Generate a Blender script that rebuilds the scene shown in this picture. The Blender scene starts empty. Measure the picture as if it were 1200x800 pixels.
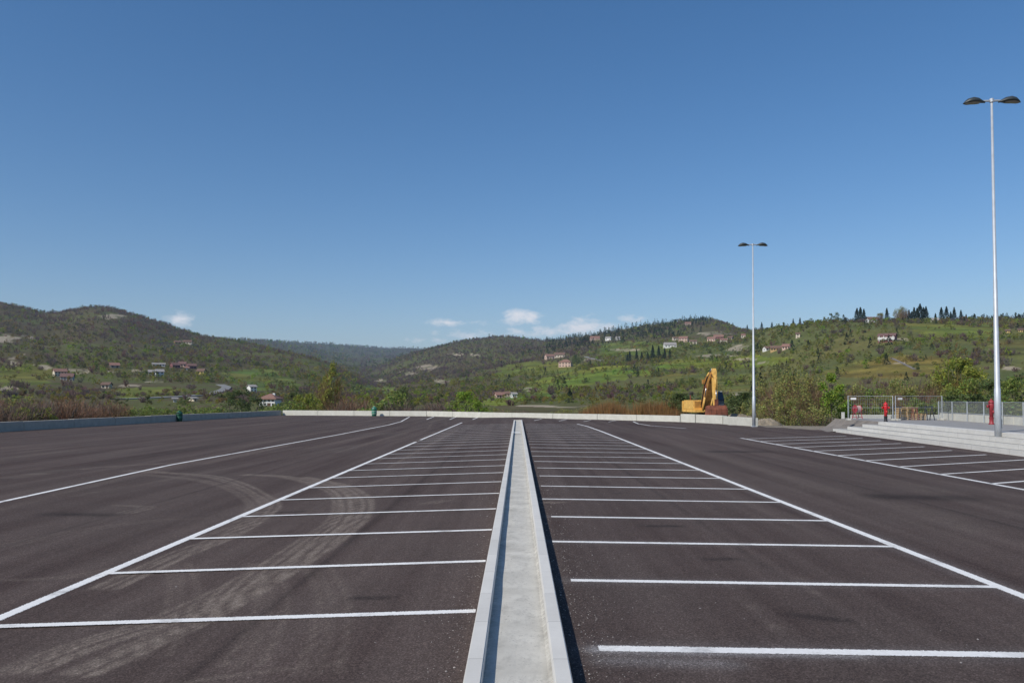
import bpy, bmesh, math, random
import numpy as np
from mathutils import Matrix, Vector

R = math.radians
rnd = random.Random(7)
rng = np.random.default_rng(11)
scene = bpy.context.scene
col = scene.collection

# ------------------------------------------------------------------ camera
H = 2.1
F = 930.0                       # focal length in photo pixels (1200 wide)
PITCH = R(1.2)                  # the rest of the low horizon comes from the lens shift
SHIFT = 67 - F * math.tan(PITCH)
CY = 400 + SHIFT
YAW = math.atan(7 / F)
cam_d = bpy.data.cameras.new('camera')
cam = bpy.data.objects.new('camera', cam_d)
col.objects.link(cam)
cam_d.sensor_width = 36
cam_d.lens = F / 1200 * 36
cam_d.shift_y = SHIFT / 1200
cam_d.clip_start = 0.1
cam_d.clip_end = 30000
cam.location = (0, 0, H)
cam.rotation_euler = (math.pi / 2 + PITCH, 0, YAW)
scene.camera = cam
CM = np.array(Matrix.Rotation(YAW, 3, 'Z') @ Matrix.Rotation(math.pi / 2 + PITCH, 3, 'X'))
CMI = CM.T


def ray(u, v):
    return CM @ np.array([(u - 600) / F, (CY - v) / F, -1.0])


def ray_at(u, v):               # azimuth and elevation tangent of a direction
    d = ray(u, v)
    h = math.hypot(d[0], d[1])
    return math.atan2(d[0], d[1]), d[2] / h


def project(x, y, z):           # world -> photo coordinates (arrays)
    p = np.stack([x, y, z - H], -1) @ CM
    w = np.where(p[..., 2] < -1e-3, -p[..., 2], 1e-3)
    return 600 + F * p[..., 0] / w, CY - F * p[..., 1] / w


def zg(x):                      # the lot is crowned along its middle
    if x > 0:
        return -0.015 * min(max(x - 0.38, 0), 4.9)
    return -0.035 * min(max(-x - 0.38, 0), 4.6)


def zg_np(x):
    return np.where(x > 0, -0.015 * np.clip(x - 0.38, 0, 4.9), -0.035 * np.clip(-x - 0.38, 0, 4.6))


def P(u, v, z=None):            # point of the ground (or of height z) along a direction
    d = ray(u, v)
    zz = 0.0 if z is None else z
    for _ in range(8):
        t = (zz - H) / d[2]
        x, y = d[0] * t, d[1] * t
        if z is None:
            zz = zg(x)
    return np.array([x, y, zz])


# ------------------------------------------------------------------ noise
def _hash(ix, iy, seed):
    h = (ix.astype(np.int64) * 374761393 + iy.astype(np.int64) * 668265263 + seed * 1442695041) & 0xFFFFFFFF
    h = ((h ^ (h >> 13)) * 1274126177) & 0xFFFFFFFF
    h = h ^ (h >> 16)
    return (h & 0xFFFFFF) / float(0xFFFFFF)


def vnoise(x, y, seed=0):
    ix, iy = np.floor(x), np.floor(y)
    fx, fy = x - ix, y - iy
    fx, fy = fx * fx * (3 - 2 * fx), fy * fy * (3 - 2 * fy)
    a = _hash(ix, iy, seed); b = _hash(ix + 1, iy, seed)
    c = _hash(ix, iy + 1, seed); d = _hash(ix + 1, iy + 1, seed)
    return (a * (1 - fx) + b * fx) * (1 - fy) + (c * (1 - fx) + d * fx) * fy


def fbm(x, y, seed=0, oct=4):
    s, a, t = 0.0, 1.0, 0.0
    for o in range(oct):
        s = s + a * vnoise(x, y, seed + o * 17); t += a
        x, y, a = x * 2.03 + 5.1, y * 2.03 + 9.7, a * 0.5
    return s / t


def in_poly(px, py, poly):
    c = np.zeros(px.shape, bool)
    n = len(poly)
    for i in range(n):
        x0, y0 = poly[i]; x1, y1 = poly[(i + 1) % n]
        if y0 == y1:
            continue
        k = ((y0 > py) != (y1 > py)) & (px < (x1 - x0) * (py - y0) / (y1 - y0) + x0)
        c ^= k
    return c


# ------------------------------------------------------------------ materials
def mat_new(name):
    m = bpy.data.materials.new(name)
    m.use_nodes = True
    nt = m.node_tree
    return m, nt, nt.nodes['Principled BSDF'], nt.nodes['Material Output']


def nd(nt, kind, **kw):
    n = nt.nodes.new(kind)
    for k, v in kw.items():
        setattr(n, k, v)
    return n


def noise_node(nt, scale, detail=4, rough=0.6, vec=None):
    n = nd(nt, 'ShaderNodeTexNoise')
    n.inputs['Scale'].default_value = scale
    n.inputs['Detail'].default_value = detail
    n.inputs['Roughness'].default_value = rough
    if vec is not None:
        nt.links.new(vec, n.inputs['Vector'])
    return n


def ramp(nt, fac, stops):
    r = nd(nt, 'ShaderNodeValToRGB')
    els = r.color_ramp.elements
    while len(els) < len(stops):
        els.new(0.5)
    for e, (p, c) in zip(els, stops):
        e.position = p
        e.color = (c, c, c, 1) if isinstance(c, (int, float)) else (*c, 1)
    nt.links.new(fac, r.inputs['Fac'])
    return r.outputs['Color']


def mixc(nt, fac, a, b, mode='MIX'):
    m = nd(nt, 'ShaderNodeMix', data_type='RGBA', blend_type=mode)
    for sock, val in ((m.inputs[0], fac), (m.inputs[6], a), (m.inputs[7], b)):
        if hasattr(val, 'is_output'):
            nt.links.new(val, sock)
        elif isinstance(val, (int, float)):
            sock.default_value = val
        else:
            sock.default_value = (*val, 1)
    return m.outputs[2]


def math_node(nt, op, a, b=0.0, clamp=False):
    m = nd(nt, 'ShaderNodeMath', operation=op, use_clamp=clamp)
    for s, v in ((m.inputs[0], a), (m.inputs[1], b)):
        if hasattr(v, 'is_output'):
            nt.links.new(v, s)
        else:
            s.default_value = v
    return m.outputs[0]


def objcoord(nt, scale=None):
    t = nd(nt, 'ShaderNodeTexCoord').outputs['Object']
    if scale:
        mp = nd(nt, 'ShaderNodeMapping')
        mp.inputs['Scale'].default_value = scale
        nt.links.new(t, mp.inputs['Vector'])
        t = mp.outputs['Vector']
    return t


def bump(nt, bsdf, height, strength, dist=0.01):
    b = nd(nt, 'ShaderNodeBump')
    b.inputs['Strength'].default_value = strength
    b.inputs['Distance'].default_value = dist
    nt.links.new(height, b.inputs['Height'])
    nt.links.new(b.outputs['Normal'], bsdf.inputs['Normal'])


def simple(name, c, rough=0.7, metal=0.0, var=0.18, scale=3.0, dirt=None):
    m, nt, b, _ = mat_new(name)
    oc = objcoord(nt)
    n = noise_node(nt, scale, 5, 0.65, oc)
    lo = tuple(x * (1 - var) for x in c); hi = tuple(min(1, x * (1 + var)) for x in c)
    colr = mixc(nt, ramp(nt, n.outputs[0], [(0.3, 0.0), (0.7, 1.0)]), lo, hi)
    if dirt:
        n2 = noise_node(nt, scale * 2.3, 6, 0.7, oc)
        colr = mixc(nt, ramp(nt, n2.outputs[0], [(0.52, 0.0), (0.68, 0.8)]), colr, dirt)
    nt.links.new(colr, b.inputs['Base Color'])
    b.inputs['Roughness'].default_value = rough
    b.inputs['Metallic'].default_value = metal
    return m


def leafy(nt, c, b, f):
    out = [k for k in nt.nodes if k.type == 'OUTPUT_MATERIAL'][0]
    t = nd(nt, 'ShaderNodeBsdfTranslucent'); mx = nd(nt, 'ShaderNodeMixShader')
    nt.links.new(c, t.inputs['Color']); mx.inputs[0].default_value = f
    nt.links.new(b.outputs[0], mx.inputs[1]); nt.links.new(t.outputs[0], mx.inputs[2]); nt.links.new(mx.outputs[0], out.inputs['Surface'])


def vcol_mat(name, rough=0.9, noise=None, thin=0):
    m, nt, b, _ = mat_new(name)
    a = nd(nt, 'ShaderNodeAttribute', attribute_name='tint')
    c = a.outputs['Color']
    if noise:
        n = noise_node(nt, noise, 5, 0.7, objcoord(nt))
        f = ramp(nt, n.outputs[0], [(0.25, 0.62), (0.75, 1.38)])
        c = mixc(nt, 1.0, c, f, 'MULTIPLY')
    nt.links.new(c, b.inputs['Base Color'])
    b.inputs['Roughness'].default_value = rough
    b.inputs['Specular IOR Level'].default_value = 0.15
    if thin:
        leafy(nt, c, b, thin)
    return m


def leaf_mat(name, c, var=0.35, scale=0.9):
    m, nt, b, _ = mat_new(name)
    a = nd(nt, 'ShaderNodeAttribute', attribute_name='tint')
    oc = objcoord(nt)
    n = noise_node(nt, scale, 3, 0.6, oc)
    f = ramp(nt, n.outputs[0], [(0.3, 1 - var), (0.7, 1 + var)])
    cc = mixc(nt, 1.0, a.outputs['Color'], c, 'MULTIPLY')
    cc = mixc(nt, 1.0, cc, f, 'MULTIPLY')
    nt.links.new(cc, b.inputs['Base Color'])
    b.inputs['Roughness'].default_value = 0.75
    b.inputs['Specular IOR Level'].default_value = 0.2
    leafy(nt, cc, b, 0.4)
    return m


M = {}


def make_materials():
    # asphalt: purple-brown new tarmac, paver streaks along the lot, tyre dust, stone speckle
    m, nt, b, _ = mat_new('asphalt')
    oc = objcoord(nt)
    streak = noise_node(nt, 1.0, 5, 0.65, objcoord(nt, (1.1, 0.035, 1)))
    big = noise_node(nt, 0.16, 4, 0.6, oc)
    warp = noise_node(nt, 0.9, 5, 0.7, oc)
    c = mixc(nt, ramp(nt, streak.outputs[0], [(0.34, 0.0), (0.66, 1.0)]), (0.063, 0.0435, 0.0385), (0.118, 0.090, 0.079))
    c = mixc(nt, ramp(nt, big.outputs[0], [(0.42, 0.0), (0.64, 0.5)]), c, (0.102, 0.082, 0.072))
    c = mixc(nt, ramp(nt, warp.outputs[0], [(0.52, 0.0), (0.72, 0.22)]), c, (0.048, 0.036, 0.031))
    dust = nd(nt, 'ShaderNodeAttribute', attribute_name='dust').outputs['Fac']
    brk = noise_node(nt, 5.0, 5, 0.75, objcoord(nt, (1.0, 0.6, 1)))
    df = math_node(nt, 'MULTIPLY', dust, ramp(nt, brk.outputs[0], [(0.3, 0.25), (0.68, 1.0)]), True)
    c = mixc(nt, df, c, (0.28, 0.232, 0.190))
    pt = nd(nt, 'ShaderNodeAttribute', attribute_name='paint').outputs['Fac']
    pn = noise_node(nt, 130, 2, 0.5, oc)
    pf = math_node(nt, 'MULTIPLY', pt, ramp(nt, pn.outputs[0], [(0.35, 0.1), (0.62, 1.0)]), True)
    c = mixc(nt, pf, c, (0.72, 0.72, 0.72))
    stn = nd(nt, 'ShaderNodeAttribute', attribute_name='stain').outputs['Fac']
    c = mixc(nt, math_node(nt, 'MULTIPLY', stn, ramp(nt, warp.outputs[0], [(0.3, 0.5), (0.6, 1.0)]), True), c, (0.024, 0.020, 0.019))
    vor = nd(nt, 'ShaderNodeTexVoronoi')
    vor.inputs['Scale'].default_value = 85
    nt.links.new(oc, vor.inputs['Vector'])
    agg = mixc(nt, 1.0, c, ramp(nt, vor.outputs['Color'], [(0.0, 0.55), (0.6, 1.0), (1.0, 1.9)]), 'MULTIPLY')
    nt.links.new(agg, b.inputs['Base Color'])
    fine = noise_node(nt, 160, 3, 0.7, oc)
    bump(nt, b, fine.outputs[0], 0.55, 0.012)
    b.inputs['Roughness'].default_value = 0.95
    b.inputs['Specular IOR Level'].default_value = 0.12
    M['asphalt'] = m

    # road paint with worn and feathered edges
    m, nt, b, out = mat_new('road_paint')
    uv = nd(nt, 'ShaderNodeTexCoord').outputs['UV']
    sep = nd(nt, 'ShaderNodeSeparateXYZ'); nt.links.new(uv, sep.inputs[0])
    edge = math_node(nt, 'SUBTRACT', 1.0, math_node(nt, 'ABSOLUTE', sep.outputs[1]))
    oc = objcoord(nt)
    n = noise_node(nt, 60, 4, 0.7, oc)
    n2 = noise_node(nt, 2.2, 5, 0.7, oc)
    e2 = math_node(nt, 'ADD', edge, math_node(nt, 'MULTIPLY', math_node(nt, 'SUBTRACT', n.outputs[0], 0.55), 1.2))
    al = ramp(nt, e2, [(0.0, 0.0), (0.12, 1.0)])
    worn = ramp(nt, n2.outputs[0], [(0.28, 0.55), (0.46, 1.0)])
    al = mixc(nt, 1.0, al, worn, 'MULTIPLY')
    tr = nd(nt, 'ShaderNodeBsdfTransparent'); mx = nd(nt, 'ShaderNodeMixShader')
    nt.links.new(al, mx.inputs[0]); nt.links.new(tr.outputs[0], mx.inputs[1]); nt.links.new(b.outputs[0], mx.inputs[2])
    nt.links.new(mx.outputs[0], out.inputs['Surface'])
    n3 = noise_node(nt, 25, 5, 0.7, oc)
    nt.links.new(mixc(nt, ramp(nt, n3.outputs[0], [(0.35, 0.0), (0.65, 1.0)]), (0.78, 0.765, 0.725), (0.89, 0.875, 0.835)), b.inputs['Base Color'])
    b.inputs['Roughness'].default_value = 0.75
    M['paint'] = m
    sc_ = noise_node(nt, 1.1, 6, 0.75, objcoord(nt, (1, 0.5, 1)))
    lk = b.inputs['Base Color'].links[0].from_socket
    nt.links.new(mixc(nt, ramp(nt, sc_.outputs[0], [(0.52, 0.0), (0.72, 0.45)]), lk, (0.36, 0.335, 0.315)), b.inputs['Base Color'])

    # concretes
    def concrete(name, lo, hi, joint=None, stain=(0.2, 0.19, 0.17), sp=0.0):
        m, nt, b, _ = mat_new(name)
        oc = objcoord(nt)
        n = noise_node(nt, 1.7, 7, 0.68, oc); s = noise_node(nt, 14, 5, 0.75, oc)
        c = mixc(nt, ramp(nt, n.outputs[0], [(0.3, 0.0), (0.7, 1.0)]), lo, hi)
        c = mixc(nt, ramp(nt, s.outputs[0], [(0.60, 0.0), (0.78, 0.5)]), c, stain)
        if sp:
            v = noise_node(nt, 30, 4, 0.85, oc); g = noise_node(nt, 0.9, 4, 0.65, oc)
            pat = noise_node(nt, 4.5, 6, 0.75, objcoord(nt, (1.4, 0.8, 1)))
            c = mixc(nt, ramp(nt, pat.outputs[0], [(0.50, 0.0), (0.66, 0.55)]), c, (0.36, 0.345, 0.30))
            f = math_node(nt, 'MULTIPLY', ramp(nt, v.outputs[0], [(0.60, 0.0), (0.66, 1.0)]), ramp(nt, g.outputs[0], [(0.36, 0.0), (0.58, sp)]))
            c = mixc(nt, f, c, (0.09, 0.085, 0.075))
        if sp:
            sx = nd(nt, 'ShaderNodeSeparateXYZ'); nt.links.new(oc, sx.inputs[0])
            ed = ramp(nt, math_node(nt, 'ABSOLUTE', sx.outputs[0]), [(0.185, 0.0), (0.25, 0.8)])
            c = mixc(nt, math_node(nt, 'MULTIPLY', ed, ramp(nt, s.outputs[0], [(0.4, 0.1), (0.62, 1.0)])), c, (0.27, 0.25, 0.21))
        if joint:
            sep = nd(nt, 'ShaderNodeSeparateXYZ'); nt.links.new(oc, sep.inputs[0])
            ax, per, wd = joint
            fr = math_node(nt, 'FRACT', math_node(nt, 'DIVIDE', sep.outputs[ax], per))
            j = math_node(nt, 'LESS_THAN', fr, wd / per)
            seg = nd(nt, 'ShaderNodeTexWhiteNoise', noise_dimensions='1D')
            nt.links.new(math_node(nt, 'FLOOR', math_node(nt, 'DIVIDE', sep.outputs[ax], per)), seg.inputs['W'])
            c = mixc(nt, 1.0, c, ramp(nt, seg.outputs['Value'], [(0, 0.955), (1, 1.04)]), 'MULTIPLY')
            c = mixc(nt, math_node(nt, 'MULTIPLY', j, 0.55), c, (0.14, 0.135, 0.12))
        nt.links.new(c, b.inputs['Base Color'])
        f = noise_node(nt, 90, 3, 0.7, oc)
        bump(nt, b, f.outputs[0], 0.25, 0.006)
        b.inputs['Roughness'].default_value = 0.88
        M[name] = m
    concrete('kerb_concrete', (0.60, 0.58, 0.53), (0.70, 0.68, 0.625), (1, 1.0, 0.008), (0.46, 0.45, 0.42))
    concrete('bed_concrete', (0.45, 0.43, 0.375), (0.68, 0.655, 0.58), None, (0.33, 0.315, 0.27), 1.0)
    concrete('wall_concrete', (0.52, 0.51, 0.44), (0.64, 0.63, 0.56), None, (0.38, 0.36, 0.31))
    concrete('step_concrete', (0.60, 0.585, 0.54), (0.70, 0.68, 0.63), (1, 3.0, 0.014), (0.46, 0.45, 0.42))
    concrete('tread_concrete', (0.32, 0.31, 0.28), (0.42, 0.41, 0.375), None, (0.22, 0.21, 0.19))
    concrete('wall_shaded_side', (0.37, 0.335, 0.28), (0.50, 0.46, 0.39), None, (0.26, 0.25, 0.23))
    concrete('paving', (0.26, 0.25, 0.235), (0.35, 0.335, 0.315), None, (0.22, 0.215, 0.21))
    concrete('mortar', (0.46, 0.45, 0.40), (0.58, 0.56, 0.50), None, (0.3, 0.29, 0.25))

    M['terrain'] = vcol_mat('terrain_soil_and_grass', 0.95, 0.35)
    M['wood_mass'] = vcol_mat('woodland', 0.9, None, 0.5)
    M['twig'] = leaf_mat('bare_twigs', (0.206, 0.147, 0.115))
    M['twig_red'] = leaf_mat('reddish_twigs', (0.237, 0.144, 0.090))
    M['reed'] = leaf_mat('orange_reeds', (0.310, 0.178, 0.071))
    M['leaf_green'] = leaf_mat('bright_spring_leaves', (0.241, 0.338, 0.050))
    M['leaf_olive'] = leaf_mat('olive_young_leaves', (0.300, 0.300, 0.095))
    M['leaf_yellow'] = leaf_mat('yellow_green_leaves', (0.285, 0.320, 0.058))
    M['leaf_poplar'] = leaf_mat('poplar_leaves', (0.310, 0.325, 0.075))
    M['leaf_mid'] = leaf_mat('mid_green_leaves', (0.205, 0.255, 0.066))
    M['leaf_dark'] = leaf_mat('dark_green_leaves', (0.115, 0.150, 0.052))
    M['needle'] = leaf_mat('conifer_needles', (0.040, 0.061, 0.031))
    M['bark'] = simple('bark', (0.11, 0.09, 0.07), 0.95, 0, 0.4, 6)
    M['galv'] = simple('galvanised_steel', (0.50, 0.53, 0.56), 0.5, 0.25, 0.12, 2.5)
    M['galv_dull'] = simple('dull_galvanised_steel', (0.42, 0.45, 0.47), 0.55, 0.3, 0.12, 6)
    M['lamp_dark'] = simple('dark_lamp_housing', (0.045, 0.055, 0.058), 0.45, 0.1, 0.15, 5)
    M['lamp_lens'] = simple('lamp_lens', (0.24, 0.22, 0.17), 0.25, 0, 0.2, 8)
    M['yellow'] = simple('worn_yellow_paint', (0.80, 0.48, 0.12), 0.5, 0, 0.2, 2.4, (0.42, 0.22, 0.07))
    M['orange_worn_shade'] = simple('shade_darkened_worn_orange', (0.42, 0.21, 0.05), 0.6, 0, 0.35, 2.2, (0.16, 0.07, 0.03))  # worn orange, with the shade on the boom darkened into its colour
    M['rust'] = simple('rusty_steel', (0.22, 0.075, 0.042), 0.8, 0.1, 0.3, 2.5, (0.11, 0.045, 0.03))
    M['track'] = simple('muddy_track_steel', (0.09, 0.075, 0.062), 0.85, 0.1, 0.3, 4, (0.19, 0.15, 0.11))
    M['cab_glass'] = simple('cab_glass', (0.045, 0.062, 0.085), 0.12, 0, 0.1, 2)
    M['cab_frame'] = simple('cab_frame', (0.03, 0.032, 0.036), 0.5, 0, 0.1, 2)
    M['chrome'] = simple('cylinder_rod', (0.55, 0.55, 0.55), 0.3, 0.9, 0.05, 3)
    M['red'] = simple('red_paint', (0.56, 0.022, 0.028), 0.4, 0, 0.12, 4)
    M['dark_red'] = simple('dark_red_paint', (0.30, 0.03, 0.04), 0.5, 0, 0.2, 4)
    M['black'] = simple('black_iron', (0.02, 0.02, 0.021), 0.6, 0.1, 0.1, 5)
    M['white'] = simple('white_plastic', (0.72, 0.72, 0.70), 0.5, 0, 0.06, 5)
    M['pale_pink'] = simple('faded_pink_plastic', (0.60, 0.42, 0.36), 0.6, 0, 0.12, 5)
    M['bin_green'] = simple('green_plastic', (0.028, 0.19, 0.115), 0.4, 0, 0.12, 4)
    M['bin_dark'] = simple('dark_green_plastic', (0.012, 0.09, 0.05), 0.45, 0, 0.12, 4)
    M['bin_pale'] = simple('pale_green_plastic', (0.36, 0.46, 0.39), 0.5, 0, 0.1, 6)
    M['pallet'] = simple('raw_timber', (0.46, 0.31, 0.15), 0.85, 0, 0.25, 7)
    M['soil'] = simple('dug_soil', (0.23, 0.19, 0.135), 0.95, 0, 0.35, 3.2, (0.36, 0.32, 0.26))
    M['mud'] = simple('dusty_gravel', (0.20, 0.175, 0.15), 0.95, 0, 0.25, 1.5, (0.27, 0.24, 0.20))
    M['road_pale'] = simple('pale_road', (0.22, 0.215, 0.20), 0.9, 0, 0.12, 0.2)
    M['stone_grit'] = simple('loose_grit', (0.33, 0.30, 0.28), 0.9, 0, 0.4, 30)
    M['window'] = simple('dark_window', (0.03, 0.032, 0.036), 0.25, 0, 0.1, 2)
    M['door'] = simple('brown_door', (0.10, 0.055, 0.035), 0.6, 0, 0.1, 2)
    for nme, c in dict(w_white=(0.74, 0.73, 0.70), w_cream=(0.62, 0.54, 0.42), w_pink=(0.58, 0.42, 0.34), w_ochre=(0.50, 0.34, 0.15),
                       w_grey=(0.42, 0.41, 0.39), w_maroon=(0.24, 0.10, 0.10), w_yellow=(0.62, 0.47, 0.18), w_stone=(0.36, 0.31, 0.25)).items():
        M[nme] = simple('plaster_' + nme[2:], c, 0.9, 0, 0.07, 0.8)
    for nme, c in dict(r_red=(0.255, 0.140, 0.105), r_dark=(0.17, 0.095, 0.080), r_brown=(0.17, 0.105, 0.075), r_grey=(0.30, 0.28, 0.26)).items():
        M[nme] = simple('roof_tiles_' + nme[2:], c, 0.9, 0, 0.2, 1.5)


make_materials()


# ------------------------------------------------------------------ mesh builders
class MB:
    def __init__(s):
        s.v, s.f, s.uv = [], [], None

    def quad(s, a, b, c, d):
        n = len(s.v); s.v += [tuple(a), tuple(b), tuple(c), tuple(d)]; s.f.append((n, n + 1, n + 2, n + 3))

    def add(s, verts, faces):
        n = len(s.v); s.v += [tuple(x) for x in verts]; s.f += [tuple(n + i for i in f) for f in faces]

    def box(s, c, size, rz=0.0):
        cx, cy, cz = c; hx, hy, hz = (k / 2 for k in size)
        co, si = math.cos(rz), math.sin(rz)
        vs = []
        for dz in (-hz, hz):
            for dx, dy in ((-hx, -hy), (hx, -hy), (hx, hy), (-hx, hy)):
                vs.append((cx + dx * co - dy * si, cy + dx * si + dy * co, cz + dz))
        s.add(vs, [(3, 2, 1, 0), (4, 5, 6, 7), (0, 1, 5, 4), (1, 2, 6, 5), (2, 3, 7, 6), (3, 0, 4, 7)])

    def prism(s, poly, z0, z1):             # polygon (ccw) extruded in z; z0/z1 number or list
        n = len(poly)
        a = z0 if isinstance(z0, (list, tuple)) else [z0] * n
        b = z1 if isinstance(z1, (list, tuple)) else [z1] * n
        vs = [(x, y, a[i]) for i, (x, y) in enumerate(poly)] + [(x, y, b[i]) for i, (x, y) in enumerate(poly)]
        fs = [tuple(range(n - 1, -1, -1)), tuple(range(n, 2 * n))]
        fs += [(i, (i + 1) % n, n + (i + 1) % n, n + i) for i in range(n)]
        s.add(vs, fs)

    def side_prism(s, poly, x0, x1):        # polygon in (y, z), extruded along x
        n = len(poly)
        vs = [(x0, y, z) for y, z in poly] + [(x1, y, z) for y, z in poly]
        fs = [tuple(range(n)), tuple(range(2 * n - 1, n - 1, -1))]
        fs += [(i, n + i, n + (i + 1) % n, (i + 1) % n) for i in range(n)]
        s.add(vs, fs)

    def tube(s, pts, rad, n=8, caps=True):
        pts = [Vector(p) for p in pts]
        if isinstance(rad, (int, float)):
            rad = [rad] * len(pts)
        base = len(s.v)
        for i, p in enumerate(pts):
            d = (pts[min(i + 1, len(pts) - 1)] - pts[max(i - 1, 0)]).normalized()
            up = Vector((0, 0, 1)) if abs(d.z) < 0.9 else Vector((1, 0, 0))
            a = d.cross(up).normalized(); b = d.cross(a).normalized()
            for k in range(n):
                t = 2 * math.pi * k / n
                s.v.append(tuple(p + (a * math.cos(t) + b * math.sin(t)) * rad[i]))
        for i in range(len(pts) - 1):
            for k in range(n):
                k2 = (k + 1) % n
                s.f.append((base + i * n + k, base + i * n + k2, base + (i + 1) * n + k2, base + (i + 1) * n + k))
        if caps:
            s.f.append(tuple(base + k for k in range(n - 1, -1, -1)))
            e = base + (len(pts) - 1) * n
            s.f.append(tuple(e + k for k in range(n)))

    def lathe(s, prof, n=14, c=(0, 0)):     # profile (r, z) round a vertical axis
        s.tube([(c[0], c[1], z) for r, z in prof], [max(r, 1e-3) for r, z in prof], n)

    def build(s, name, mat, parent=None, smooth=False, bevel=0):
        me = bpy.data.meshes.new(name)
        me.from_pydata(s.v, [], s.f)
        me.materials.append(mat)
        bm = bmesh.new(); bm.from_mesh(me)
        bmesh.ops.recalc_face_normals(bm, faces=bm.faces)
        if bevel:
            bmesh.ops.bevel(bm, geom=list(bm.edges), offset=bevel, segments=2, affect='EDGES', clamp_overlap=True)
        bm.to_mesh(me); bm.free()
        if smooth:
            me.polygons.foreach_set('use_smooth', [True] * len(me.polygons))
        o = bpy.data.objects.new(name, me)
        col.objects.link(o)
        if parent is not None:
            o.parent = parent
        return o


def tri_mesh(name, V, tint, mat):           # V (n,3,3) triangles, tint (n,3)
    n = len(V)
    me = bpy.data.meshes.new(name)
    me.vertices.add(n * 3); me.loops.add(n * 3); me.polygons.add(n)
    me.vertices.foreach_set('co', np.ascontiguousarray(V, np.float32).ravel())
    me.loops.foreach_set('vertex_index', np.arange(n * 3, dtype=np.int32))
    me.polygons.foreach_set('loop_start', np.arange(0, n * 3, 3, dtype=np.int32))
    me.update(calc_edges=True)
    a = me.attributes.new('tint', 'FLOAT_COLOR', 'POINT')
    c = np.ones((n, 3, 4), np.float32); c[:, :, :3] = tint[:, None, :]
    a.data.foreach_set('color', c.ravel())
    me.materials.append(mat)
    return me


def grid_mesh(name, X, Y, Z, keep, attrs, mat):
    ny, nx = X.shape
    idx = np.arange(ny * nx).reshape(ny, nx)
    q = np.stack([idx[:-1, :-1], idx[:-1, 1:], idx[1:, 1:], idx[1:, :-1]], -1)[keep].reshape(-1, 4)
    used = np.unique(q)
    remap = np.full(ny * nx, -1, np.int64); remap[used] = np.arange(len(used))
    q = remap[q]
    me = bpy.data.meshes.new(name)
    me.vertices.add(len(used)); me.loops.add(q.size); me.polygons.add(len(q))
    co = np.stack([X.ravel()[used], Y.ravel()[used], Z.ravel()[used]], -1).astype(np.float32)
    me.vertices.foreach_set('co', co.ravel())
    me.loops.foreach_set('vertex_index', q.ravel().astype(np.int32))
    me.polygons.foreach_set('loop_start', np.arange(0, q.size, 4, dtype=np.int32))
    me.update(calc_edges=True)
    me.polygons.foreach_set('use_smooth', np.ones(len(q), bool))
    for nme, arr in attrs.items():
        if arr.ndim == 3:
            a = me.attributes.new(nme, 'FLOAT_COLOR', 'POINT')
            c = np.ones((len(used), 4), np.float32); c[:, :3] = arr.reshape(-1, 3)[used]
            a.data.foreach_set('color', c.ravel())
        else:
            a = me.attributes.new(nme, 'FLOAT', 'POINT')
            a.data.foreach_set('value', arr.ravel()[used].astype(np.float32))
    me.materials.append(mat)
    o = bpy.data.objects.new(name, me); col.objects.link(o)
    return o


def tag(o, label=None, cat=None, group=None, kind=None):
    if label: o['label'] = label
    if cat: o['category'] = cat
    if group: o['group'] = group
    if kind: o['kind'] = kind
    return o


def empty(name, loc=(0, 0, 0), rz=0.0):
    o = bpy.data.objects.new(name, None)
    col.objects.link(o)
    o.location = [float(c) for c in loc]; o.rotation_euler = (0, 0, rz)
    o.empty_display_size = 0.3
    return o


def copy_tree(o, parent=None):
    c = o.copy(); col.objects.link(c)
    c.parent = parent
    for ch in list(o.children):
        copy_tree(ch, c)
    return c


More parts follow.
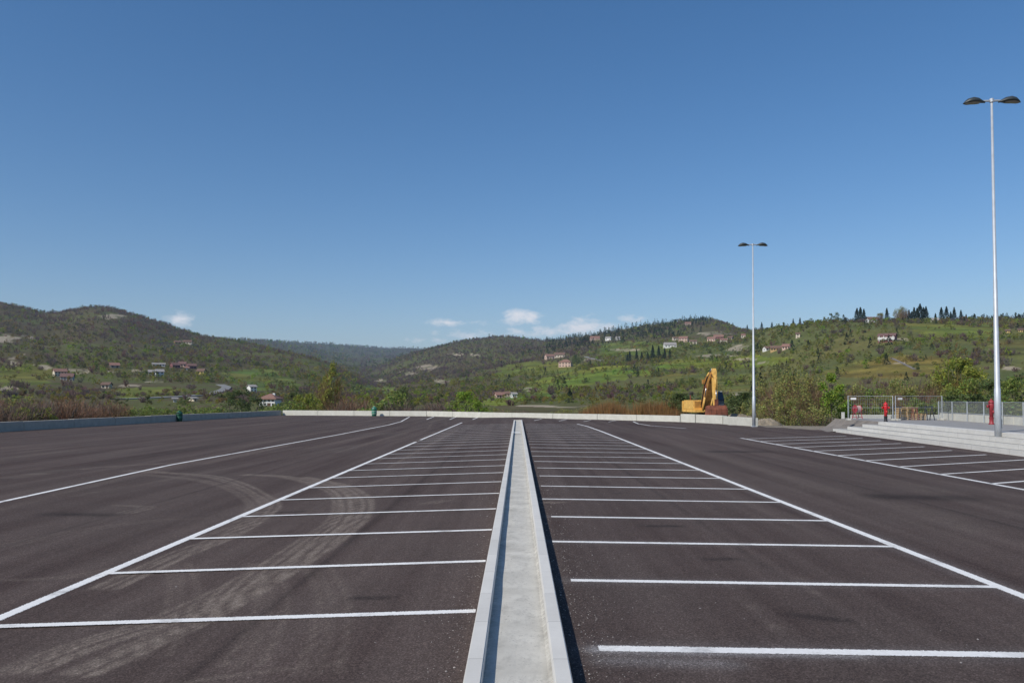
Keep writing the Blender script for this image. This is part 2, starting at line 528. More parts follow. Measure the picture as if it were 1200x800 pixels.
# ------------------------------------------------------------------ terrain
# (distance, photo row) of what the ground shows along each direction
COLS = {
    -200: [(420, 457), (650, 437), (1000, 395), (1500, 356), (2300, 385), (4300, 392), (6300, 405)],
    0:    [(420, 459), (650, 438), (1000, 396), (1480, 350), (2300, 385), (4300, 392), (6300, 405)],
    60:   [(420, 460), (650, 440), (1000, 404), (1500, 365), (2300, 388), (4300, 393), (6300, 405)],
    125:  [(420, 461), (650, 441), (1000, 402), (1500, 353), (2300, 388), (4300, 393), (6300, 405)],
    100:  [(420, 461), (650, 441), (1000, 401), (1480, 354), (2300, 388), (4300, 393), (6300, 405)],
    150:  [(420, 461), (650, 442), (1000, 406), (1500, 361), (2300, 390), (4300, 393), (6300, 405)],
    180:  [(420, 461), (650, 443), (1000, 410), (1500, 372), (2300, 392), (4300, 394), (6300, 405)],
    225:  [(420, 461), (650, 444), (1000, 418), (1450, 392), (2300, 405), (4300, 396), (6300, 405)],
    300:  [(420, 464), (650, 451), (950, 428), (1350, 404), (2300, 412), (4300, 398), (6300, 402)],
    350:  [(420, 465), (620, 456), (850, 438), (1150, 417), (2200, 424), (4300, 405), (6300, 401)],
    400:  [(420, 467), (600, 461), (750, 452), (980, 436), (2200, 432), (4300, 416), (6300, 402)],
    440:  [(420, 469), (600, 467), (800, 464), (1050, 461), (2200, 434), (4300, 418), (6300, 405)],
    480:  [(420, 469), (600, 465), (850, 457), (1150, 448), (2150, 415), (4300, 420), (6300, 406)],
    530:  [(420, 469), (600, 464), (850, 452), (1180, 440), (2150, 400), (4300, 415), (6300, 408)],
    590:  [(420, 468), (600, 459), (850, 446), (1200, 428), (2150, 393), (4300, 412), (6300, 410)],
    640:  [(420, 466), (600, 456), (850, 440), (1200, 417), (2000, 401), (4300, 412), (6300, 412)],
    690:  [(420, 463), (600, 453), (850, 432), (1150, 410), (1750, 393), (3000, 408), (6300, 412)],
    760:  [(420, 461), (600, 449), (850, 424), (1150, 404), (1700, 379), (3000, 400), (6300, 412)],
    820:  [(420, 459), (600, 443), (850, 418), (1150, 402), (1600, 371), (3000, 395), (6300, 412)],
    860:  [(420, 457), (600, 440), (800, 417), (1080, 402), (1520, 382), (3000, 398), (6300, 412)],
    840:  [(420, 458), (600, 442), (850, 418), (1120, 402), (1580, 371), (3000, 396), (6300, 412)],
    880:  [(420, 456), (590, 439), (780, 416), (1000, 400), (1480, 389), (3000, 399), (6300, 412)],
    905:  [(420, 455), (580, 437), (720, 413), (850, 388), (1400, 386), (3000, 400), (6300, 412)],
    960:  [(400, 451), (520, 430), (650, 404), (800, 378), (1400, 390), (3000, 400), (6300, 412)],
    1050: [(380, 447), (480, 425), (600, 400), (750, 375), (1300, 385), (3000, 400), (6300, 412)],
    1130: [(380, 447), (480, 425), (600, 401), (750, 378), (1300, 374), (3000, 400), (6300, 412)],
    1200: [(380, 447), (480, 425), (600, 402), (750, 382), (1300, 372), (3000, 400), (6300, 412)],
    1400: [(380, 447), (480, 425), (600, 402), (750, 382), (1300, 372), (3000, 400), (6300, 412)],
}
LOT_W = [P(0, 506)[:2], P(330, 486.3)[:2]]
_dir = (LOT_W[0] - LOT_W[1]) / np.linalg.norm(LOT_W[0] - LOT_W[1])
WALL_L = [LOT_W[0] + _dir * 62, LOT_W[1]]
WALL_F = [P(u, v)[:2] for u, v in ((330, 486.3), (415, 486.9), (500, 487.5), (600, 488.8), (700, 491.4), (797, 494.2))]
WALL_B = [P(u, v)[:2] for u, v in ((797, 494.2), (815, 494.9), (847, 496.6), (882, 499.4))]
LOT_POLY = [tuple(WALL_L[0])] + [tuple(p) for p in WALL_F] + [tuple(p) for p in WALL_B[1:]] + [(21.2, 55.0), (24.0, 51.0), (40, 51), (40, -12)]

us = sorted(COLS)
az_k = np.array([ray_at(u, 440)[0] for u in us])
KR = np.zeros((len(us), 9)); KZ = np.zeros((len(us), 9))
for i, u in enumerate(us):
    row = [(130, None), (250, 472)] + COLS[u]
    for j, (r, v) in enumerate(row):
        KR[i, j] = r
        KZ[i, j] = -2.5 if v is None else H + r * ray_at(u, v)[1]
az_f = np.radians(np.arange(-46, 46.01, 0.11))
az = np.concatenate([np.radians(np.arange(-178, -46.5, 4.0)), az_f, np.radians(np.arange(50, 183, 4.0))])
rr = np.concatenate([[3, 12], np.geomspace(22, 8200, 445)])
TZ = np.zeros((len(az), len(rr)))
jr = np.stack([np.interp(az, az_k, KR[:, j]) for j in range(9)], 1)
jz = np.stack([np.interp(az, az_k, KZ[:, j]) for j in range(9)], 1)
for j in range(9):              # soften the joints between neighbouring directions
    k = np.exp(-0.5 * (np.arange(-24, 25) / 5.0) ** 2); k /= k.sum()
    for A in (jr, jz):
        A[:, j] = np.convolve(np.pad(A[:, j], 24, mode='edge'), k, 'valid')
side = np.clip((np.abs(az) - R(60)) / R(50), 0, 1)
for i in range(len(az)):
    TZ[i] = np.interp(rr, np.concatenate([[0, 105], jr[i], [8200]]), np.concatenate([[-0.9, -0.9], jz[i] * (1 - side[i]) - 3 * side[i], [jz[i, -1] * 0.5 * (1 - side[i])]]))
k = np.exp(-0.5 * (np.arange(-10, 11) / 4.0) ** 2); k /= k.sum()
sm = np.stack([np.convolve(np.pad(TZ[i], 10, mode='edge'), k, 'valid') for i in range(len(az))])
TZ = sm
GX = np.sin(az)[:, None] * rr[None]; GY = np.cos(az)[:, None] * rr[None]
RR = np.broadcast_to(rr[None], TZ.shape)
amp = np.clip((RR - 220) / 600, 0, 1) * np.clip(RR, 0, 900) * 0.016
ridged = 1 - 2 * np.abs(fbm(GX / 170, GY / 170, 3, 4) - 0.5) * 2
TZ = TZ + amp * ((fbm(GX / 260, GY / 260, 8, 5) - 0.5) * 1.0 + (ridged - 0.6) * 0.22)
# near field
inlot = in_poly(GX, GY, [(x * 1.0, y) for x, y in LOT_POLY])
near = RR < 108
TZ = np.where(near & ~inlot, -0.30 + (fbm(GX / 6, GY / 6, 21, 3) - 0.5) * 0.25, np.where(near, -0.9, TZ))


def terrain_z(x, y):
    x = np.asarray(x, float); y = np.asarray(y, float)
    a = np.arctan2(x, y); r = np.hypot(x, y)
    ia = np.clip(np.searchsorted(az, a) - 1, 0, len(az) - 2); ir = np.clip(np.searchsorted(rr, r) - 1, 0, len(rr) - 2)
    fa = np.clip((a - az[ia]) / (az[ia + 1] - az[ia]), 0, 1); fr = np.clip((r - rr[ir]) / (rr[ir + 1] - rr[ir]), 0, 1)
    return (TZ[ia, ir] * (1 - fr) + TZ[ia, ir + 1] * fr) * (1 - fa) + (TZ[ia + 1, ir] * (1 - fr) + TZ[ia + 1, ir + 1] * fr) * fa


HR = np.geomspace(110, 7600, 2700)


def hit(u, v, rmin=200):
    a, t = ray_at(u, v)
    x, y = np.sin(a) * HR, np.cos(a) * HR
    z = terrain_z(x, y)
    ok = (z >= H + HR * t) & (HR > rmin)
    i = int(np.argmax(ok)) if ok.any() else len(HR) - 1
    return np.array([x[i], y[i], z[i]]), HR[i]


def crest(u, rmin=400, rmax=2600):   # the skyline along one direction
    a, _ = ray_at(u, 440)
    m = (HR > rmin) & (HR < rmax)
    r = HR[m]; z = terrain_z(np.sin(a) * r, np.cos(a) * r)
    i = int(np.argmax((z - H) / r))
    return np.array([np.sin(a) * r[i], np.cos(a) * r[i], z[i]]), r[i]


# ground cover by what stands there
FIELDS = [
    ([(560, 474), (640, 443), (700, 431), (770, 430), (760, 441), (690, 452), (640, 462), (590, 478)], (0.085, 0.135, 0.030)),
    ([(700, 403), (760, 400), (795, 407), (775, 417), (700, 414)], (0.068, 0.110, 0.034)),
    ([(755, 433), (800, 421), (880, 416), (935, 421), (900, 429), (820, 433)], (0.085, 0.130, 0.028)),
    ([(950, 437), (1000, 420), (1090, 417), (1120, 424), (1100, 440), (1060, 447), (985, 444)], (0.095, 0.110, 0.040)),
    ([(1062, 380), (1160, 380), (1178, 393), (1080, 396)], (0.085, 0.118, 0.036)),
    ([(135, 456), (200, 452), (218, 460), (150, 468)], (0.080, 0.115, 0.035)),
    ([(262, 433), (320, 430), (355, 452), (300, 457), (268, 446)], (0.070, 0.105, 0.036)),
    ([(770, 442), (880, 436), (950, 440), (940, 458), (800, 462)], (0.078, 0.098, 0.038)),
    ([(0, 428), (60, 425), (70, 447), (0, 455)], (0.072, 0.100, 0.030)),
    ([(590, 425), (650, 425), (690, 432), (640, 440), (580, 445)], (0.075, 0.115, 0.032)),
    ([(415, 452), (460, 452), (470, 460), (410, 460)], (0.075, 0.12, 0.04)),
    ([(1140, 395), (1230, 398), (1230, 420), (1150, 420)], (0.080, 0.095, 0.042)),
]
ROCKS = [(8, 397, 16, 6), (38, 396, 5, 7), (18, 423, 5, 6), (54, 430, 9, 3), (30, 418, 6, 3), (92, 435, 16, 3.2), (145, 435, 28, 1.6),
         (12, 456, 12, 3), (132, 371, 16, 3), (215, 402, 14, 2.5), (505, 431, 13, 3.5), (480, 437, 9, 2.5), (518, 447, 8, 2.5), (447, 446, 7, 2),
         (537, 415, 7, 2), (557, 416, 6, 2), (620, 456, 16, 2.2), (590, 464, 14, 2), (866, 408, 13, 4.5), (838, 391, 18, 2.0),
         (735, 410, 18, 1.4), (695, 421, 11, 1.6), (870, 462, 14, 2.5), (840, 417, 28, 1.2), (1060, 398, 7, 1.0), (1188, 432, 12, 2), (868, 421, 20, 1.0),
         (650, 476, 40, 1.5), (152, 452, 14, 1.6), (180, 447, 10, 1.4), (1050, 425, 14, 0.8), (895, 425, 10, 1.2)]
TU, TV = project(GX, GY, TZ)
n1 = fbm(GX / 55, GY / 55, 31, 4); n2 = fbm(GX / 14, GY / 14, 47, 3)
base = np.array([0.088, 0.080, 0.036]); base2 = np.array([0.092, 0.106, 0.032]); brown = np.array([0.105, 0.082, 0.050])
w = np.clip((n1 - 0.42) * 6, 0, 1)[..., None]
TC = base * (1 - w) + base2 * w
w = np.clip((n2 - 0.5) * 4, 0, 1)[..., None] * 0.7
TC = TC * (1 - w) + brown * w
rg = (np.clip((TU - 640) / 160, 0, 1) * np.clip((1250 - RR) / 200, 0, 1) * (GY > 0))[..., None]
TC = TC * (1 - rg * 0.75) + rg * 0.75 * np.array([0.112, 0.128, 0.038]) * (0.7 + 0.6 * n2)[..., None] * (1 + (n1 - 0.5)[..., None] * np.array([0.9, 0.2, 0.4]))
front = (GY > 0) & (RR > 110)
FIELD = np.zeros(TZ.shape, bool)
uj = TU + (n2 - 0.5) * 26; vj = TV + (n1 - 0.5) * 11 + (n2 - 0.5) * 4
terrace = 0.86 + 0.28 * np.clip(np.sin(TZ * 2 * np.pi / 5.5 + (n1 - 0.5) * 9) * 1.6, -1, 1) * 0.5 + 0.14 * n2
for poly, c in FIELDS:
    k = in_poly(uj, vj, poly) & front & (RR < 2400)
    FIELD |= k
    TC[k] = np.array(c) * np.array([1.62, 1.34, 0.86]) * ((0.62 + 0.76 * n2[k]) * terrace[k])[:, None] * (1 + (n1[k] - 0.5)[:, None] * np.array([[0.9, 0.1, 0.3]]))
ROCK = np.zeros(TZ.shape, bool)
for u, v, a, b in ROCKS:
    k = (((uj - u) / a) ** 2 + ((TV + (n2 - 0.5) * 3 - v) / b) ** 2 < 1) & front & (RR < 3000)
    ROCK |= k
    rw = np.clip((n2[k] - 0.36) * 5, 0, 0.75)[:, None]
    TC[k] = TC[k] * (1 - rw) + rw * np.array([0.38, 0.335, 0.265]) * (0.6 + 0.8 * n1[k])[:, None]
TC = TC * np.array([1.08, 1.02, 0.95])
TC[RR < 110] = np.array([0.11, 0.10, 0.06])
nearsoil = (RR < 110) & (n2 > 0.5)
TC[nearsoil] = np.array([0.26, 0.23, 0.17])
keep = np.ones((len(az) - 1, len(rr) - 1), bool)
terr = grid_mesh('ground', GX, GY, TZ, keep, {'tint': TC}, M['terrain'])
# close the strip behind the viewer
tag(terr, 'valley floor and hillsides of fields, scrub and rock', None, None, 'structure')

# ------------------------------------------------------------------ parking lot
gx = np.unique(np.round(np.concatenate([np.arange(-42, -13, 0.5), np.arange(-13, -9, 0.11), np.arange(-9, 0.2, 0.06), np.arange(0.2, 13.01, 0.11), np.arange(13, 40.1, 0.5), [-5, -0.38, 0.38, 5.28]]), 3))
gy = np.unique(np.round(np.concatenate([np.arange(-12, 3.5, 0.5), np.arange(3.5, 26, 0.065), np.arange(26, 30, 0.11), np.arange(30, 70, 0.25), np.arange(70, 108, 0.5)]), 3))
LX, LY = np.meshgrid(gx, gy)
LZ = zg_np(LX)
cx = (LX[:-1, :-1] + LX[1:, 1:]) / 2; cy = (LY[:-1, :-1] + LY[1:, 1:]) / 2
cxn = cx + (fbm(cx * 0.9, cy * 0.9, 5, 3) - 0.5) * 2.2 * ((cx > 15) & (cy > 48)); cyn = cy + (fbm(cx * 0.9 + 40, cy * 0.9, 6, 3) - 0.5) * 2.2 * ((cx > 15) & (cy > 48))
keep = in_poly(cxn, cyn, LOT_POLY)


def smooth_line(pts, n=10):
    pts = [np.array(p, float) for p in pts]
    out = []
    for i in range(len(pts) - 1):
        p0, p1, p2, p3 = pts[max(i - 1, 0)], pts[i], pts[i + 1], pts[min(i + 2, len(pts) - 1)]
        for t in np.linspace(0, 1, n, endpoint=False):
            out.append(0.5 * (2 * p1 + (p2 - p0) * t + (2 * p0 - 5 * p1 + 4 * p2 - p3) * t * t + (3 * p1 - p0 - 3 * p2 + p3) * t ** 3))
    out.append(pts[-1])
    return np.array(out)


DUST = np.zeros(LX.shape); PAINT = np.zeros(LX.shape); STAIN = np.zeros(LX.shape)


def stroke(arr, pts, width, strength, prof=2.0):
    pts = np.asarray(pts)
    m = (LX > pts[:, 0].min() - 3 * width) & (LX < pts[:, 0].max() + 3 * width) & (LY > pts[:, 1].min() - 3 * width) & (LY < pts[:, 1].max() + 3 * width)
    x, y = LX[m], LY[m]
    d = np.full(x.shape, 1e9)
    for a, b in zip(pts[:-1], pts[1:]):
        ab = b - a; L = ab @ ab + 1e-9
        t = np.clip(((x - a[0]) * ab[0] + (y - a[1]) * ab[1]) / L, 0, 1)
        d = np.minimum(d, np.hypot(x - a[0] - t * ab[0], y - a[1] - t * ab[1]))
    arr[m] = np.maximum(arr[m], strength * np.exp(-(d / width) ** prof))


TRACKS = [
    ([(150, 551), (198, 554), (247, 558), (284, 569), (305, 581), (318, 592), (303, 606), (268, 627), (206, 651), (120, 690)], 0.16, 0.42),
    ([(170, 556), (230, 562), (270, 572), (290, 583), (298, 594), (280, 610), (240, 630)], 0.12, 0.25),
    ([(284, 556), (330, 558), (371, 567), (396, 577), (402, 594), (392, 614), (355, 639), (289, 680), (206, 721), (103, 754), (20, 787)], 0.17, 0.55),
    ([(355, 559), (395, 567), (418, 577), (428, 590), (420, 608), (392, 632), (330, 672), (260, 712), (180, 750), (90, 790)], 0.14, 0.42),
    ([(205, 660), (213, 690), (200, 730), (170, 770)], 0.08, 0.20),
    ([(300, 660), (317, 690), (310, 730), (280, 780)], 0.09, 0.20),
    ([(370, 665), (388, 700), (385, 740), (370, 790)], 0.09, 0.18),
    ([(206, 800), (289, 789), (340, 783), (400, 776)], 0.05, 0.35),
    ([(140, 592), (170, 594), (145, 601)], 0.10, 0.30),
    ([(455, 548), (490, 528), (536, 504)], 0.14, 0.30),
    ([(440, 542), (470, 525), (510, 506)], 0.14, 0.22),
    ([(0, 560), (60, 552), (150, 545), (230, 541)], 0.18, 0.28),
    ([(0, 640), (90, 622), (180, 610), (240, 607)], 0.10, 0.12),
    ([(0, 680), (80, 676), (150, 664)], 0.10, 0.18),
    ([(500, 590), (520, 586)], 0.10, 0.32),
    ([(640, 589), (652, 588)], 0.08, 0.55),
    ([(860, 700), (900, 722), (912, 745)], 0.035, 0.30),
    ([(935, 672), (955, 695), (966, 708)], 0.035, 0.32),
    ([(1010, 770), (1022, 785), (1030, 800)], 0.03, 0.30),
    ([(1140, 620), (1090, 600), (1020, 585), (930, 565)], 0.5, 0.12),
    ([(960, 575), (860, 540), (790, 520)], 0.7, 0.12),
]
for pts, wd, st in TRACKS:
    ln_ = smooth_line([P(u, v)[:2] for u, v in pts], 8)
    if wd < 0.11 or wd > 0.3 or ln_[:, 1].max() > 40:
        stroke(DUST, ln_, wd * 0.7, min(1.0, st * (0.8 if wd < 0.05 else 1.1)))
        if 0.06 < wd < 0.11:
            for off in (-0.14, 0.17):
                stroke(DUST, ln_ + np.array([off, 0.02]), 0.035, min(1.0, st * 1.7))
        continue
    tg = np.gradient(ln_, axis=0); tg /= np.linalg.norm(tg, axis=1, keepdims=True) + 1e-9
    nr = np.stack([-tg[:, 1], tg[:, 0]], 1)
    stroke(DUST, ln_, wd * 1.1, st * 0.24)
    for off in (-1.1, -0.5, 0.0, 0.8, 1.2):
        wob = (fbm(np.arange(len(ln_)) / 14.0 + off * 9, np.full(len(ln_), off * 3.0), 3, 2) - 0.5) * 0.10
        stroke(DUST, ln_ + nr * (off * wd + wob)[:, None], 0.032, min(1.0, st * rnd.uniform(1.2, 2.6)))
for u, v, ln2, wd in ((1036, 582, 1.6, 0.55), (838, 529, 1.8, 0.5), (1100, 531, 0.7, 0.22), (60, 602, 1.2, 0.25), (760, 616, 0.5, 0.12), (830, 655, 0.35, 0.1), (420, 700, 0.3, 0.09), (330, 600, 0.4, 0.1), (930, 720, 0.4, 0.1)):
    p_ = P(u, v)[:2]; stroke(STAIN, np.array([p_, p_ + (ln2, rnd.uniform(-0.2, 0.2))]), wd, 0.7)
for i in range(26):             # drips of oil in the bays
    p_ = np.array([rnd.choice([-1, 1]) * rnd.uniform(1.2, 4.2), rnd.uniform(6, 40)]); stroke(STAIN, np.array([p_, p_ + (0.1, 0.1)]), rnd.uniform(0.04, 0.11), rnd.uniform(0.2, 0.5))
for x_ in (-14.6, -7.9, 8.4, 3.1, -2.6):   # paver seams
    stroke(STAIN, np.array([[x_, -4], [x_ + 0.12, 45], [x_ - 0.1, 95]]), 0.05, 0.42)
for i in range(46):             # faint straight tyre streaks on the left drive lane
    x0 = rnd.uniform(-30, -5.5); y0 = rnd.uniform(8, 80); ln = rnd.uniform(8, 30); sk = rnd.uniform(-0.12, 0.12)
    stroke(DUST, np.array([[x0, y0], [x0 + sk * ln, y0 + ln]]), rnd.uniform(0.1, 0.22), rnd.uniform(0.10, 0.28))
for i in range(14):             # and on the right one
    x0 = rnd.uniform(5.5, 11); y0 = rnd.uniform(8, 60); ln = rnd.uniform(8, 25); sk = rnd.uniform(-0.08, 0.08)
    stroke(DUST, np.array([[x0, y0], [x0 + sk * ln, y0 + ln]]), rnd.uniform(0.12, 0.3), rnd.uniform(0.04, 0.12))

# painted lines ------------------------------------------------------
lines = []                       # (a, b, width)
XL = P(0, 727)[0] * 0.5 + P(540, 495)[0] * 0.5
XR = P(1200, 702)[0] * 0.5 + P(690, 499)[0] * 0.5
lines.append(((XL, -4), (XL, P(485, 517.5)[1]), 0.13)); lines.append(((XL, P(490, 515.3)[1]), (XL + 0.05, P(541, 495)[1]), 0.13))
lines.append(((XR, -4), (XR, P(708, 505)[1]), 0.13))
a = P(708, 505)[:2]; b = P(692, 499.5)[:2]; c = P(680, 496.5)[:2]
lines += [((XR, a[1]), (XR - 0.1, b[1]), 0.13), ((XR - 0.1, b[1]), (XR - 0.45, c[1]), 0.13)]
outer = [P(u, v)[:2] for u, v in ((0, 588), (200, 544.5), (400, 508.5), (455, 497.8), (470, 493.8), (480, 488.2))]
o0 = outer[0] + (outer[0] - outer[1]) * 0.6
lines.append((o0, outer[0], 0.13))
lines += [(outer[i], outer[i + 1], 0.13) for i in range(len(outer) - 1)]
XO = P(1000, 537)[0]
far_r = P(868, 513)[:2]
lines.append(((XO - 0.25, 4), (far_r[0], far_r[1]), 0.13))
for i in range(25):
    y = 7.86 + 2.46 * i + rnd.uniform(-0.05, 0.05)
    if y < 67:
        lines.append(((-0.42, y), (XL, y + rnd.uniform(-0.05, 0.05)), 0.115))
for i in range(26):
    y = 6.72 + 2.5 * i + rnd.uniform(-0.04, 0.04)
    x0 = 0.68 if i == 0 else rnd.uniform(0.5, 0.62)
    if y < 69:
        lines.append(((x0, y), (XR, y + rnd.uniform(-0.05, 0.05)), 0.135 if i == 0 else 0.115))
for i in range(13):
    y = 12.9 + 2.52 * i
    if y > far_r[1]: break
    xx = XO - 0.25 + (far_r[0] - XO + 0.25) * (y - 4) / (far_r[1] - 4)
    x1 = 18.2 + max(0, y - 30) * 0.075
    lines.append(((xx, y), (x1, y + (x1 - xx) * 0.50), 0.12))
for u in (500, 527, 554):
    a = P(u, 491.3)[:2]; b = P(u + 8.5, 488.0)[:2]
    lines.append((a, b, 0.13))
for u in (632, 661, 690, 719):
    a = P(u - 6, 492.6 + (u - 632) * 0.018)[:2]; b = P(u + 3, 490.6 + (u - 632) * 0.022)[:2]
    lines.append((a, b, 0.09))
pp = [P(u, v)[:2] for u, v in ((742, 493.8), (748, 496.3), (762, 498.6), (785, 500.3), (804, 501.8))]
lines += [(pp[i], pp[i + 1], 0.13) for i in range(len(pp) - 1)]
V, Fc, UV = [], [], []
for a, b, wd in lines:
    a = np.array(a, float); b = np.array(b, float)
    d = b - a; L = np.linalg.norm(d); d /= L
    nrm = np.array([-d[1], d[0]]) * wd * 0.62
    n0 = len(V)
    for p, s, t in ((a, -1, 0), (b, -1, L), (b, 1, L), (a, 1, 0)):
        q = p + nrm * s
        V.append((q[0], q[1], zg(q[0]) + 0.004)); UV.append((t, s))
    Fc.append((n0, n0 + 1, n0 + 2, n0 + 3))
    if a[1] < 22 and a[0] > 0.3:
        stroke(PAINT, np.array([a, b]), wd * 1.5, 0.10)
a0 = np.array([0.66, 6.72])
stroke(PAINT, np.array([a0, a0 + (2.2, 0)]), 0.11, 0.5); stroke(PAINT, np.array([a0 + (0.05, -0.26), a0 + (1.0, -0.30)]), 0.14, 0.20)
me = bpy.data.meshes.new('road_markings'); me.from_pydata(V, [], Fc); me.materials.append(M['paint'])
uvl = me.uv_layers.new(name='UVMap')
for l in me.loops:
    uvl.data[l.index].uv = UV[l.vertex_index]
marks = bpy.data.objects.new('road_markings', me); col.objects.link(marks)
tag(marks, 'white painted parking bay lines on the asphalt', None, None, 'structure')
lot = grid_mesh('parking_lot', LX, LY, LZ, keep, {'dust': DUST, 'paint': PAINT, 'stain': STAIN}, M['asphalt'])
tag(lot, 'large empty lot of dark purplish asphalt', None, None, 'structure')

# loose grit along the kerb
n = 2600
gxs = np.where(rng.random(n) < 0.72, 0.42 + np.abs(rng.normal(0, 0.33, n)), -0.42 - np.abs(rng.normal(0, 0.16, n)))
gys = 4.5 + rng.random(n) ** 1.7 * 22
k = rng.random(n) < 0.12
gxs[k] = rng.uniform(-5, 5, k.sum()); gxs[np.abs(gxs) < 0.43] = 0.5
sz = rng.uniform(0.0025, 0.0075, n) * np.where(rng.random(n) < 0.06, 1.8, 1.0)
octv = np.array([(1, 0, 0), (0, 1, 0), (-1, 0, 0), (0, -1, 0), (0, 0, 0.8), (0, 0, -0.6)])
octf = np.array([(0, 1, 4), (1, 2, 4), (2, 3, 4), (3, 0, 4)])
vs = octv[None] * sz[:, None, None] * rng.uniform(0.6, 1.3, (n, 6, 1))
vs = vs + np.stack([gxs, gys, zg_np(gxs) + sz * 0.4], -1)[:, None]
T = vs[:, octf].reshape(-1, 3, 3)
me = tri_mesh('gravel', T, np.ones((len(T), 3)), M['stone_grit'])
o = bpy.data.objects.new('gravel', me); col.objects.link(o)
tag(o, 'loose pale grit scattered on asphalt beside the kerb', 'gravel', None, 'stuff')

# ------------------------------------------------------------------ median kerb channel
med = empty('median_kerb', (0, 6, 0))
tag(med, 'long raised pale concrete kerb channel running down the middle of the lot', 'kerb')
YE = P(607, 491.8, 0.15)[1]
mb = MB()
mb.box((-0.318, (2.5 + YE) / 2 - 6, 0.03), (0.125, YE - 2.5, 0.24)); mb.build('kerb', M['kerb_concrete'], med, bevel=0.008)
mb = MB()
mb.box((0.318, (2.5 + YE) / 2 - 6, 0.03), (0.125, YE - 2.5, 0.24)); mb.build('kerb', M['kerb_concrete'], med, bevel=0.008)
mb = MB()
mb.box((0, YE - 6 - 0.0625, 0.028), (0.508, 0.125, 0.24)); mb.build('end_kerb', M['kerb_concrete'], med, bevel=0.006)
mb = MB()                        # bed, with an uneven trowelled top and a mortar fillet on the right
ys = np.arange(2.5, YE - 0.13, 0.25)
for i in range(len(ys) - 1):
    for j in range(7):
        xs = [(-0.255 + 0.48 * j / 6) if j < 7 else 0.255, (-0.255 + 0.48 * (j + 1) / 6) if j < 6 else 0.255]
        def bz(x, y): return 0.036 + 0.012 * float(vnoise(np.array(x * 5.0), np.array(y * 1.2), 5)) + (0.03 * max(0, (x - 0.225) / 0.03) ** 2)
        mb.quad(*[(x, y - 6, bz(x, y)) for x, y in ((xs[0], ys[i]), (xs[1], ys[i]), (xs[1], ys[i + 1]), (xs[0], ys[i + 1]))])
mb.build('concrete_bed', M['bed_concrete'], med, smooth=False)
mb = MB()
yp = P(603, 506.5, 0.15)[1]
mb.box((-0.13, yp - 6, 0.1525), (0.50, 0.55, 0.005)); mb.build('paint_patch', simple('white_mark', (0.78, 0.78, 0.78), 0.8, 0, 0.06, 6), med)


# ------------------------------------------------------------------ low concrete walls
def wall_run(name, pts, height, thick, side, seg, label, z0=None, cat='wall', jitter=0.0, mat='wall_concrete'):
    """thick wall along a polyline, cut in cast lengths with open joints; side=+1 thickens to the left of travel"""
    root = None
    mb = MB(); cap = MB()
    for a, b in zip(pts[:-1], pts[1:]):
        a = np.array(a, float); b = np.array(b, float)
        L = np.linalg.norm(b - a); d = (b - a) / L; nn = np.array([-d[1], d[0]]) * side
        k = max(1, round(L / seg))
        for i in range(k):
            p = a + d * (L * i / k); q = a + d * (L * (i + 1) / k - 0.025)
            hz = height + rnd.uniform(-jitter, jitter)
            zb = (zg(p[0]) if z0 is None else z0) - 0.4
            zt = (zg(p[0]) if z0 is None else z0) + hz
            poly = [tuple(p), tuple(q), tuple(q + nn * thick), tuple(p + nn * thick)]
            if side < 0: poly = poly[::-1]
            mb.prism(poly, zb, zt)
    o = mb.build(name, M[mat], None, bevel=0.02)
    return tag(o, label, cat)


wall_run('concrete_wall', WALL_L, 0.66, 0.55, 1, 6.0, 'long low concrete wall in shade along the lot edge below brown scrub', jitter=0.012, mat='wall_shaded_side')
wall_run('concrete_wall', [WALL_L[1] + np.array([0.05, 0.3])] + WALL_F[1:], 0.62, 0.42, 1, 5.0, 'long low sunlit concrete wall closing the far end of the lot', jitter=0.006, z0=-0.12)
blk_lab = ['raised pale concrete barrier block just in front of the yellow counterweight', 'pale concrete barrier block under the rusty digger bucket',
           'pale concrete barrier block ending at the far lamp post']
for i in range(3):
    a, b = WALL_B[i], WALL_B[i + 1]
    d = (b - a) / np.linalg.norm(b - a)
    wall_run('barrier_block', [a + d * 0.05, b - d * 0.05], (0.74, 0.72, 0.66)[i], 0.5, 1, 9, blk_lab[i], cat='barrier')

# ------------------------------------------------------------------ plaza with steps
ZP = 0.68
t1 = [P(976, 502, 0.13), P(1200, 528.5, 0.13)]
t4 = [P(1029, 494, ZP), P(1166, 508, ZP)]


def at_y(p, q, y):
    t = (y - p[1]) / (q[1] - p[1]); return p[0] + (q[0] - p[0]) * t


